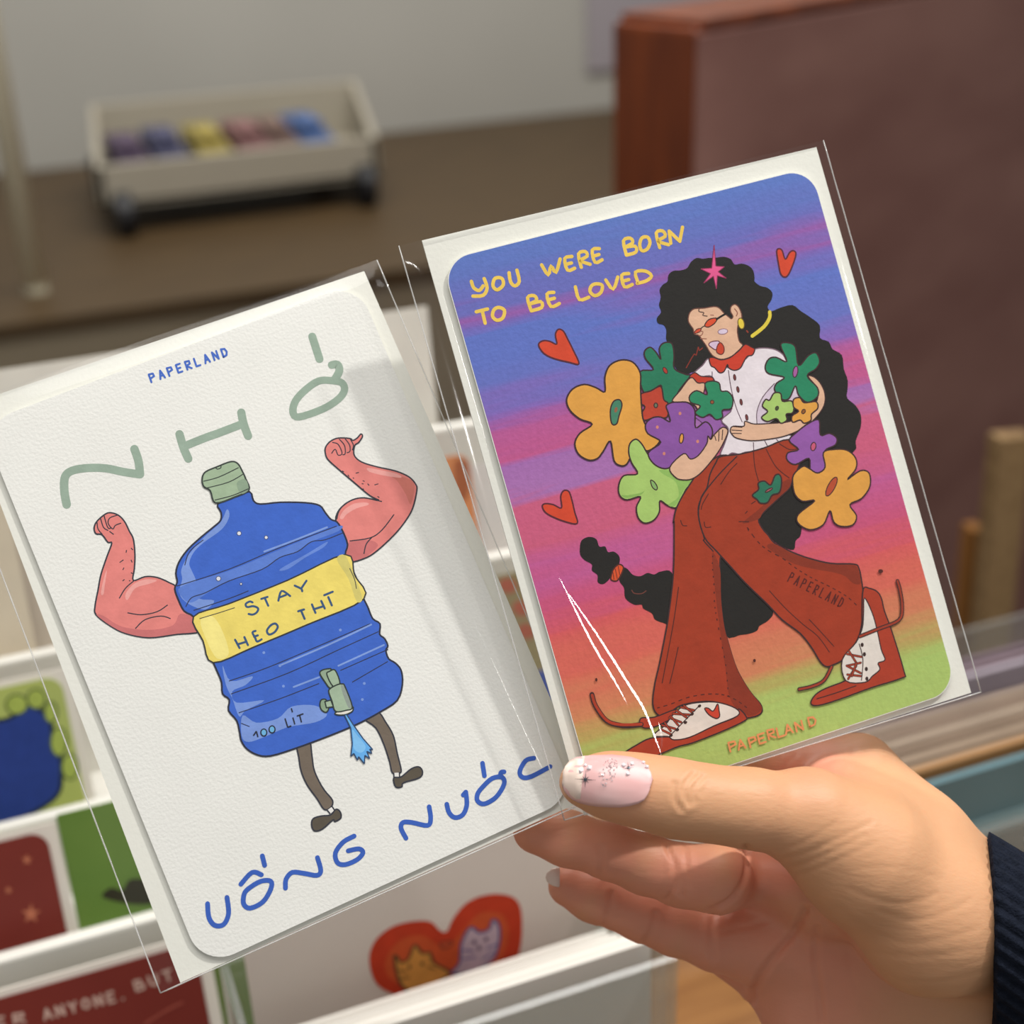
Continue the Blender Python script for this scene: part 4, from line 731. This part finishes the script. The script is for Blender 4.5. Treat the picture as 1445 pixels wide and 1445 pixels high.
B.shape(d8((680, 472), (760, 402), (822, 322), (900, 265), (1000, 246), (1120, 246), (1240, 286), (1256, 335), (1100, 402), (930, 482), (822, 500), (780, 477)), WS, 1.8, OL)
for a_, b_ in (((725, 425), (800, 462)), ((740, 400), (830, 425)), ((760, 385), (800, 440)), ((790, 350), (870, 380)), ((800, 340), (850, 400)), ((815, 322), (930, 330)), ((840, 300), (910, 350)), ((870, 278), (960, 300)), ((890, 268), (940, 310))): B.line(d8(a_, b_), OL, 3.6, smooth=False).line(d8(a_, b_), (168, 64, 40), 2, smooth=False)
B.line(d8((785, 482), (880, 385), (1000, 262)), OL, 1.4)
for q in ((802, 470), (845, 432), (900, 382), (945, 325), (995, 270)): B.dot(d8(q)[0], 2.6, 2, (60, 42, 40), -30)
B.shape(d8((1030, 288), (1055, 285), (1088, 305), (1118, 256), (1128, 300), (1132, 340), (1108, 355), (1060, 330)), (196, 66, 46), 1.6, OL).end()
B.begin('printed_shoe')
B.shape(d6((1048, 440), (1090, 435), (1140, 455), (1170, 500), (1192, 590), (1240, 720), (1325, 1000), (1312, 1042), (1100, 1110), (880, 1190), (740, 1230), (692, 1215), (720, 1160), (790, 1115), (930, 1060), (1000, 1000), (1040, 800), (1040, 600)), RS, 2, OL)
B.shape(d6((1056, 500), (1108, 600), (1142, 720), (1170, 850), (1195, 920), (1148, 942), (1160, 985), (1110, 1030), (1060, 1072), (930, 1062), (905, 920), (1000, 800), (1042, 700), (1050, 600)), WS, 1.8, OL)
for a_, b_ in (((935, 880), (1035, 900)), ((950, 860), (1000, 940)), ((940, 960), (1030, 940)), ((935, 960), (1030, 1010)), ((945, 1050), (1000, 960)), ((940, 1020), (1030, 1030)), ((1000, 940), (970, 1030))): B.line(d6(a_, b_), OL, 3.6, smooth=False).line(d6(a_, b_), (168, 64, 40), 2, smooth=False)
B.line(d6((1020, 810), (1045, 920), (1035, 1060)), OL, 1.4).line(d6((730, 1185), (860, 1145), (1000, 1095)), OL, 1.3)
for q in ((1040, 818), (1055, 882), (1068, 982), (1072, 1048)): B.dot(d6(q)[0], 2.2, 3, (60, 42, 40))
for p in ([(1025, 760), (1150, 710), (1290, 650), (1312, 560), (1298, 450), (1280, 385)], [(832, 968), (780, 1060), (700, 1100), (612, 1120)]): B.line(d6(*p), OL, 6).line(d6(*p), (160, 60, 40), 3)
B.end()
B.begin('printed_lettering')
for i, (ch, x, y) in enumerate((('P', 98, 196), ('A', 136, 188), ('P', 190, 176), ('E', 232, 160), ('R', 275, 140), ('L', 318, 130), ('A', 352, 118), ('N', 402, 104), ('D', 462, 82))):
    o_ = Vector(e2((x, y))[0])
    for stk in GLY[ch]: B.line([tuple(o_ + Vector((q[0] * 14 - q[1] * 3, -q[0] * 4.4 - q[1] * 12.5))) for q in stk], (228, 148, 96), 2.8, smooth=False)
B.end('orange brand lettering')
for q, a_, b_ in (((841, 959), 1.6, 2.6), (d6((1165, 318))[0], 3.4, 2.8), (d6((308, 925))[0], 2, 2.4)): B.begin('printed_speck').dot(q, a_, b_, (84, 40, 36)).end()

# ================================================================== THE HAND
def cs(px, py, D): return np.array([(px - HALF) * D / FPX, -(py - HALF) * D / FPX, D], np.float32)   # millimetres seen from the camera
H_ = .75
lo = np.array([0., -152., 338.]); hi = np.array([178., -50., 440.])
def build_hand():
    nx, ny, nz = [int((hi[i] - lo[i]) / H_) + 1 for i in range(3)]
    X = (lo[0] + H_ * np.arange(nx, dtype=np.float32))[:, None, None]; Y = (lo[1] + H_ * np.arange(ny, dtype=np.float32))[None, :, None]; Z = (lo[2] + H_ * np.arange(nz, dtype=np.float32))[None, None, :]
    def cone(a, b):
        pa, ra = cs(*a[:3]), a[3]; pb, rb = cs(*b[:3]), b[3]; ba = pb - pa; bb = float(ba @ ba)
        dx, dy, dz = X - pa[0], Y - pa[1], Z - pa[2]
        t = np.clip((dx * ba[0] + dy * ba[1] + dz * ba[2]) / bb, 0, 1)
        return np.sqrt((dx - t * ba[0]) ** 2 + (dy - t * ba[1]) ** 2 + (dz - t * ba[2]) ** 2) - (ra + (rb - ra) * t)
    def smin(a, b, k):
        h = np.maximum(k - np.abs(a - b), 0) / k; return np.minimum(a, b) - h * h * k * .25
    def chain(c, k=2.5):
        s = None
        for a, b in zip(c[:-1], c[1:]):
            q = cone(a, b); s = q if s is None else smin(s, q, k)
        return s
    S = cone(*HAND['palm'][0])
    for a, b in HAND['palm'][1:]: S = smin(S, cone(a, b), 9)
    S = smin(S, chain(HAND['thumb'], 5), 7)
    Fg = None
    for nm in ('index', 'middle', 'ring', 'little'):
        q = chain(HAND[nm]); Fg = q if Fg is None else smin(Fg, q, 1.2)
    S = smin(S, Fg, 2.2)
    # surface nets
    ins = S < 0; c0 = ins[:-1, :-1, :-1]
    corners = [(i, j, k) for i in (0, 1) for j in (0, 1) for k in (0, 1)]
    cnt = sum(ins[i:nx - 1 + i, j:ny - 1 + j, k:nz - 1 + k].astype(np.int8) for i, j, k in corners)
    act = (cnt > 0) & (cnt < 8); I, J, K = np.nonzero(act); n = len(I)
    acc = np.zeros((n, 3)); num = np.zeros(n)
    for a in corners:
        for ax in range(3):
            if a[ax]: continue
            b = list(a); b[ax] = 1
            va = S[I + a[0], J + a[1], K + a[2]]; vb = S[I + b[0], J + b[1], K + b[2]]; m = (va < 0) != (vb < 0)
            t = np.where(m, va / np.where(m, va - vb, 1), 0); p = np.tile(np.array(a, float), (n, 1)); p[:, ax] += t
            acc += p * m[:, None]; num += m
    V = lo + (np.stack([I, J, K], 1) + acc / num[:, None]) * H_
    idx = -np.ones((nx - 1, ny - 1, nz - 1), np.int32); idx[I, J, K] = np.arange(n)
    quads = []
    for ax in range(3):
        sl = [slice(None)] * 3; sl2 = [slice(None)] * 3; sl[ax] = slice(0, -1); sl2[ax] = slice(1, None)
        d = ins[tuple(sl)] != ins[tuple(sl2)]; o1, o2_ = [q for q in range(3) if q != ax]
        P = np.argwhere(d); P = P[(P[:, o1] > 0) & (P[:, o2_] > 0) & (P[:, o1] < [nx, ny, nz][o1] - 1) & (P[:, o2_] < [nx, ny, nz][o2_] - 1)]
        def g(e1, e2_):
            Q = P.copy(); Q[:, o1] += e1; Q[:, o2_] += e2_; return idx[Q[:, 0], Q[:, 1], Q[:, 2]]
        q = np.stack([g(-1, -1), g(0, -1), g(0, 0), g(-1, 0)], 1)
        inside_first = ins[P[:, 0], P[:, 1], P[:, 2]]; flip = inside_first if ax != 1 else ~inside_first
        q[~flip] = q[~flip][:, ::-1]; quads.append(q)
    return V, np.concatenate(quads)
HAND = {
    'palm': [((1212, 1090, 393, 10.5), (1378, 1272, 388, 15)), ((1115, 1228, 403, 10.5), (1425, 1320, 393, 14)), ((1066, 1325, 403, 12.5), (1425, 1380, 394, 14)),
             ((1128, 1415, 405, 12.5), (1415, 1450, 394, 14)), ((1142, 1155, 362, 10.8), (1215, 1208, 366, 15)), ((1215, 1208, 366, 15), (1310, 1290, 373, 19)), ((1310, 1290, 373, 19), (1425, 1325, 388, 15)),
             ((1180, 1120, 380, 10), (1300, 1190, 380, 13)), ((1088, 1236, 392, 7.5), (1160, 1265, 388, 10))],
    'thumb': [(820, 1104, 355.5, 5.6), (858, 1108, 355, 7.4), (905, 1116, 354.5, 8.2), (955, 1127, 354, 8.9), (1010, 1135, 355, 8.6), (1062, 1141, 357, 9.2), (1142, 1155, 362, 10.8), (1215, 1208, 366, 15)],
    'index': [(845, 1030, 388, 6.6), (920, 1050, 388.5, 7.4), (1010, 1076, 389, 8), (1115, 1098, 391, 8.8), (1212, 1090, 393, 10.5)],
    'middle': [(757, 1171, 383.5, 6.5), (800, 1183, 383.5, 7.3), (862, 1202, 384, 7.3), (910, 1219, 384, 7.9), (965, 1236, 383, 8.2), (1012, 1240, 381.5, 9.0), (1026, 1240, 390, 8.2), (1105, 1228, 403, 9)],
    'ring': [(802, 1250, 398, 5.8), (836, 1265, 398, 6.8), (905, 1291, 399, 7.1), (950, 1308, 400, 7.6), (1010, 1327, 401, 8.4), (1066, 1328, 403, 12.0)],
    'little': [(850, 1262, 414, 5.2), (905, 1286, 416, 6), (960, 1308, 418, 6.4), (1040, 1350, 414, 7.4), (1128, 1410, 407, 11)],
}
V, Q = build_hand()
me_c = V.mean(0)
# outward normals
def vnormals(V, Q):
    fn = np.cross(V[Q[:, 2]] - V[Q[:, 0]], V[Q[:, 3]] - V[Q[:, 1]]); vn = np.zeros_like(V)
    for k in range(4): np.add.at(vn, Q[:, k], fn)
    return vn / (np.linalg.norm(vn, axis=1, keepdims=True) + 1e-9)
# light smoothing of the surface-net steps
def smooth(V, Q, it=3):
    for _ in range(it):
        s = np.zeros_like(V); c = np.zeros(len(V))
        for k in range(4):
            for d in (1, 3):
                np.add.at(s, Q[:, k], V[Q[:, (k + d) % 4]]); np.add.at(c, Q[:, k], 1)
        V = V * .5 + (s / np.maximum(c, 1)[:, None]) * .5
    return V
V = smooth(V, Q, 3); NV = vnormals(V, Q)
# skin folds: (fold line as points on the hand, depth mm, half-width px)
FOLDS = [
    ([(980, 1092), (968, 1105), (966, 1120), (972, 1134)], .9, 4), ([(992, 1096), (978, 1112), (980, 1132)], .7, 3.6), ([(952, 1106), (952, 1125), (962, 1142)], .7, 4), ([(1052, 1196), (1055, 1222), (1047, 1249), (1027, 1273), (1000, 1285)], 2.2, 4.5), ([(1000, 1104), (990, 1120)], .2, 3),
    ([(942, 1196), (952, 1220), (950, 1246), (940, 1268)], 1.2, 3.8), ([(966, 1196), (968, 1225), (962, 1262)], .9, 3.6), ([(957, 1200), (960, 1225), (954, 1255)], .7, 3.4), ([(846, 1196), (850, 1216), (846, 1234)], .8, 4.2),
    ([(1102, 1212), (1140, 1203), (1190, 1180), (1230, 1160)], .45, 3.5), ([(1112, 1225), (1160, 1208), (1220, 1178)], .4, 3.2), ([(1118, 1240), (1180, 1215), (1235, 1190)], .3, 3.2), ([(1102, 1200), (1140, 1185), (1180, 1160)], .3, 3),
    ([(1200, 1255), (1240, 1270), (1280, 1275), (1320, 1262)], .35, 4), ([(1240, 1285), (1290, 1300), (1340, 1285), (1370, 1270)], .3, 4), ([(1210, 1225), (1270, 1225), (1330, 1240)], .2, 4), ([(1180, 1280), (1240, 1320), (1300, 1330), (1380, 1310)], .25, 4), ([(1230, 1345), (1300, 1350), (1380, 1340)], .25, 4), ([(1270, 1385), (1330, 1385), (1390, 1370)], .25, 4),
    ([(1062, 1413), (1066, 1390), (1090, 1352), (1118, 1318), (1136, 1284)], 1.9, 5), ([(1152, 1310), (1150, 1350), (1156, 1400), (1160, 1440)], 1.1, 4.5), ([(1196, 1335), (1204, 1380), (1225, 1430)], .35, 4), ([(1010, 1318), (1030, 1312), (1065, 1305), (1100, 1290)], .35, 4),
    ([(925, 1290), (920, 1312), (908, 1330)], 1.0, 4.2), ([(862, 1262), (860, 1285), (850, 1305)], .8, 4.2), ([(1008, 1290), (1004, 1320), (1006, 1350)], .9, 4.5),
    ([(1180, 1088), (1195, 1072), (1204, 1056)], .4, 4), ([(1105, 1088), (1112, 1076), (1124, 1064)], .5, 3.5), ([(1200, 1095), (1216, 1080), (1236, 1072)], .25, 4),
]
px = HALF + FPX * V[:, 0] / V[:, 2]; py = HALF - FPX * V[:, 1] / V[:, 2]
front = NV[:, 2] < -.15
off = np.zeros(len(V)); crease = np.zeros(len(V))
for line, dep, hw in FOLDS:
    q = np.array(catmull(line, False, 6)); best = np.full(len(V), 1e9)
    for a, b in zip(q[:-1], q[1:]):
        ab = b - a; t = np.clip(((px - a[0]) * ab[0] + (py - a[1]) * ab[1]) / (ab @ ab + 1e-9), 0, 1)
        best = np.minimum(best, np.hypot(px - a[0] - t * ab[0], py - a[1] - t * ab[1]))
    k = np.exp(-(best / hw) ** 2) * front
    dep *= .5 if dep > .6 or line[0][0] < 1100 else .34; hw *= .9; k = np.exp(-(best / hw) ** 2) * front
    off -= dep * k; off += (.3 if dep < 1 else 0) * dep * np.exp(-((best - 2.4 * hw) / hw) ** 2) * front; crease = np.maximum(crease, k * min(1, dep / .5))
V = V + NV * off[:, None]
# ruddier skin on finger pads and palm
rud = np.zeros(len(V))
for c, R in (((757, 1180), 60), ((850, 1210), 70), ((790, 1250), 60), ((900, 1300), 90), ((960, 1250), 70), ((1040, 1330), 110), ((1120, 1400), 130), ((1080, 1230), 60), ((1140, 1075), 60), ((880, 1145), 50)):
    rud = np.maximum(rud, np.exp(-((px - c[0]) ** 2 + (py - c[1]) ** 2) / R ** 2))
rud = np.clip(rud * (V[:, 2] > 366) + .35 * rud, 0, 1)
SKIN = bpy.data.materials.new('skin'); SKIN.use_nodes = True
nt = SKIN.node_tree; N = nt.nodes; bs = N['Principled BSDF']
at = N.new('ShaderNodeAttribute'); at.attribute_name = 'ruddy'
mixc = N.new('ShaderNodeMix'); mixc.data_type = 'RGBA'; mixc.inputs[6].default_value = lin((212, 160, 120)); mixc.inputs[7].default_value = lin((222, 150, 122))
nt.links.new(at.outputs['Fac'], mixc.inputs[0])
tc = N.new('ShaderNodeTexCoord'); n1 = N.new('ShaderNodeTexNoise'); n1.inputs['Scale'].default_value = 90; n1.inputs['Detail'].default_value = 5
nt.links.new(tc.outputs['Object'], n1.inputs['Vector'])
hs = N.new('ShaderNodeHueSaturation'); mr = N.new('ShaderNodeMapRange'); mr.inputs[3].default_value = .92; mr.inputs[4].default_value = 1.06
nt.links.new(n1.outputs[0], mr.inputs[0]); nt.links.new(mr.outputs[0], hs.inputs['Value']); nt.links.new(mixc.outputs[2], hs.inputs['Color']); nt.links.new(hs.outputs[0], bs.inputs['Base Color'])
bs.inputs['Specular IOR Level'].default_value = .4; bs.inputs['Roughness'].default_value = .5; bs.inputs['Subsurface Weight'].default_value = .12; bs.inputs['Subsurface Radius'].default_value = (1, .35, .2); bs.inputs['Subsurface Scale'].default_value = .004
mp = N.new('ShaderNodeMapping'); mp.inputs['Scale'].default_value = (260, 900, 900); mp.inputs['Rotation'].default_value = (0, 0, .5); nt.links.new(tc.outputs['Object'], mp.inputs[0])
n2 = N.new('ShaderNodeTexNoise'); n2.inputs['Scale'].default_value = 1; n2.inputs['Detail'].default_value = 3; nt.links.new(mp.outputs[0], n2.inputs['Vector'])
bp = N.new('ShaderNodeBump'); bp.inputs['Strength'].default_value = .22; bp.inputs['Distance'].default_value = .0005; nt.links.new(n2.outputs[0], bp.inputs['Height']); nt.links.new(bp.outputs[0], bs.inputs['Normal'])
wrist = cs(1410, 1330, 388) * .001
HM = Matrix(((RIGHT.x, UPV.x, -FWD.x, 0), (RIGHT.y, UPV.y, -FWD.y, 0), (RIGHT.z, UPV.z, -FWD.z, 0), (0, 0, 0, 1)))
HM.translation = camspace(*[float(x) for x in wrist])
def hloc(P): P = np.asarray(P) * .001 - wrist; P = P * np.array([1, 1, -1]); return P
hand = empty('person', HM, 'hand reaching from a navy knit cuff, thumb and fingers pinching both cards', 'person')
Q2 = Q[:, ::-1]
skin = mesh_obj('hand', hloc(V).tolist(), Q2.tolist(), SKIN, hand, None, True)
fn = skin.data.polygons[0]
att = skin.data.attributes.new('ruddy', 'FLOAT', 'POINT'); att.data.foreach_set('value', rud.astype(np.float32))
bm = bmesh.new(); bm.from_mesh(skin.data); bmesh.ops.recalc_face_normals(bm, faces=bm.faces[:]); bm.to_mesh(skin.data); bm.free()

def zfront(x, y, miss=350.):
    d = np.hypot(px - x, py - y); m = (d < 6) & front & (V[:, 2] < 366)
    return float(V[m, 2].mean()) if m.any() else miss
# thumb nail: long glossy curved shell following the thumb tip
NAILM = mat('glossy_pink_nail', (234, 192, 190), .3, rgb2=(230, 178, 176), vscale=120, spec=.7)
NAILT = mat('milky_nail_tip', (236, 214, 200), .3, spec=.6)
def nail(name, axis, halfw, R, Dax, material, parent, thick=.0005, lift=.35, nv=14, follow=False):
    """axis: list of (px, py) from cuticle to tip; halfw: half width px; R/Dax: finger radius and axis depth mm at each point"""
    v = []; f = []; n = len(axis)
    for i, (a, hw, r, D) in enumerate(zip(axis, halfw, R, Dax)):
        t = Vector(axis[min(i + 1, n - 1)]) - Vector(axis[max(i - 1, 0)]); t.normalize(); s = Vector((-t.y, t.x)); 
        for k in range(nv + 1):
            e = (k / nv * 2 - 1); mm = e * hw * D / FPX; q = Vector(a) + s * (e * hw); z = D - sqrt(max(.01, (r + lift) ** 2 - min(mm * mm, (r * .9) ** 2)))
            z = min(zfront(q.x, q.y, 999) - lift, z + 2.5) if follow else z; v.append(tuple(hloc(cs(q.x, q.y, 1.0) * z)))
    for i in range(n - 1):
        for k in range(nv): q = i * (nv + 1) + k; f.append((q, q + 1, q + nv + 2, q + nv + 1))
    o = mesh_obj(name, v, f, material, parent, None, True)
    sm = o.modifiers.new('thickness', 'SOLIDIFY'); sm.thickness = thick; sm.offset = 0
    return o
ax_ = [(919, 1106), (916, 1105), (911, 1105), (903, 1104), (890, 1103), (876, 1103), (862, 1102), (848, 1102), (834, 1101), (822, 1100), (812, 1099), (804, 1099), (798, 1099), (794, 1099)]
AXD = list(np.linspace(354.6, 356, len(ax_)))
AXR = [D - zfront(max(x, 816), y) for (x, y), D in zip(ax_, AXD)]
HWD = [7, 16, 24, 30, 34, 36, 36.5, 36, 35, 33, 30, 25, 18, 9]
tn = nail('thumbnail', ax_, HWD, AXR, AXD, NAILM, hand, lift=.45, follow=True)
nail('thumbnail_tip', ax_[9:], [33.2, 30.4, 25.4, 18.4, 9.4], AXR[9:], AXD[9:], NAILT, hand, lift=.62, thick=.0003, follow=True)
nail('fingernail', [(790, 1238), (780, 1238), (774, 1240), (771, 1241)], [14, 12, 8, 3], [6, 5.9, 5.8, 5.7], [399, 399, 399, 399], NAILT, hand, lift=.2)
def on_nail(p):     # a point on the nail surface
    x, y = p; r = float(np.interp(x, [q[0] for q in ax_][::-1], AXR[::-1])); D = float(np.interp(x, [795, 856, 917], [356, 355, 354.6]))
    z = zfront(x, y, D - r) - .95; return hloc(cs(x, y, 1.0) * z)
def decal(name, poly, m, parent=tn):
    v = [tuple(on_nail(p)) for p in poly]; c = tuple(on_nail((sum(p[0] for p in poly) / len(poly), sum(p[1] for p in poly) / len(poly))))
    n = len(v); return mesh_obj(name, v + [c], [(i, (i + 1) % n, n) for i in range(n)], m, parent)
SILV = mat('dark_silver', (96, 108, 116), .25, metal=.9)
def star2(c, radii, r, rot=0):
    n = len(radii); out = []
    for i, R in enumerate(radii):
        a = radians(rot + 360 * i / n); b = radians(rot + 360 * (i + .5) / n)
        out += [(c[0] + R * cos(a), c[1] + R * sin(a)), (c[0] + r * cos(b), c[1] + r * sin(b))]
    return out
decal('nail_star', star2((826, 1100), [16, 7, 13, 7, 16, 7, 13, 7], 1.8, 3), SILV)
decal('nail_star', star2((887, 1083), [9, 4, 9, 4, 9, 4, 9, 4], 1.3, -10), SILV)
gl_v, gl_f = [], []; rr = random.Random(4)
for k in range(170):
    x_, y_ = rr.uniform(842, 874), rr.uniform(1069, 1112)
    if ((x_ - 858 - (1090 - y_) * .25) / 12) ** 2 + ((y_ - 1089) / 21) ** 2 > 1: continue
    p0 = Vector(on_nail((x_, y_))); a_ = Vector((rr.uniform(-1, 1), rr.uniform(-1, 1), rr.uniform(-.5, .5))).normalized() * rr.uniform(.00012, .00022); b_ = a_.cross(Vector((rr.uniform(-.4, .4), rr.uniform(-.4, .4), 1))).normalized() * a_.length
    n_ = len(gl_v); gl_v += [p0 + a_, p0 + b_, p0 - a_, p0 - b_]; gl_f.append((n_, n_ + 1, n_ + 2, n_ + 3))
tag(mesh_obj('nail_glitter', gl_v, gl_f, mat('silver_flake', (232, 222, 226), .3, metal=.7), tn), kind='stuff')
GEM = mat('nail_gem', (240, 232, 236), .05, spec=1)
for c, s_ in (((820, 1088), 4), ((832, 1084), 4.5), ((826, 1080), 3), ((880, 1080), 4), ((892, 1078), 3.6), ((886, 1092), 3.6), ((913, 1082), 3.2), ((908, 1076), 3)):
    p0 = Vector(on_nail(c)); r_ = s_ * .00018; vv = [p0 + Vector((cos(2 * pi * k / 5 + s_) * r_, sin(2 * pi * k / 5 + s_) * r_, 0)) for k in range(5)] + [p0 + Vector((0, 0, r_ * .7))]
    mesh_obj('nail_gem', vv, [(i, (i + 1) % 5, 5) for i in range(5)], GEM, tn)

# navy ribbed knit cuff and sleeve running out along the forearm
NAVY = mat('navy_knit', (20, 24, 34), .95, rgb2=(30, 35, 48), vscale=500, bump=.6, bscale=1500, spec=.1)
def cuff():
    nseg, nr = 168, 26; v = []; f = []
    axd = np.array([.80, -.55, .12]); axd /= np.linalg.norm(axd)
    c0 = cs(1394, 1320, 387); vert = np.array([-.02, 1, .0]); vert /= np.linalg.norm(vert); dep = np.array([.295, -.28, 1.]); dep /= np.linalg.norm(dep)
    for j in range(nr + 1):
        t = j / nr; L = 150 * t ** 1.5; c = c0 + axd * L
        for k in range(nseg):
            a = 2 * pi * k / nseg; rib = .55 * (1 if (k % 4) < 2 else -1) * (1 if j else .3)
            base = 1 + .10 * min(1, L / 40) - (.10 if j == 0 else 0)
            p = c + vert * cos(a) * (28.5 * base + rib) + dep * sin(a) * (37 * base + rib)
            v.append(tuple(hloc(p)))
    for j in range(nr):
        for k in range(nseg): q = j * nseg; f.append((q + k, q + (k + 1) % nseg, q + nseg + (k + 1) % nseg, q + nseg + k))
    f.append(tuple(range(nr * nseg, (nr + 1) * nseg)))
    return mesh_obj('knit_cuff', v, f, NAVY, hand, None, True)
cuff()
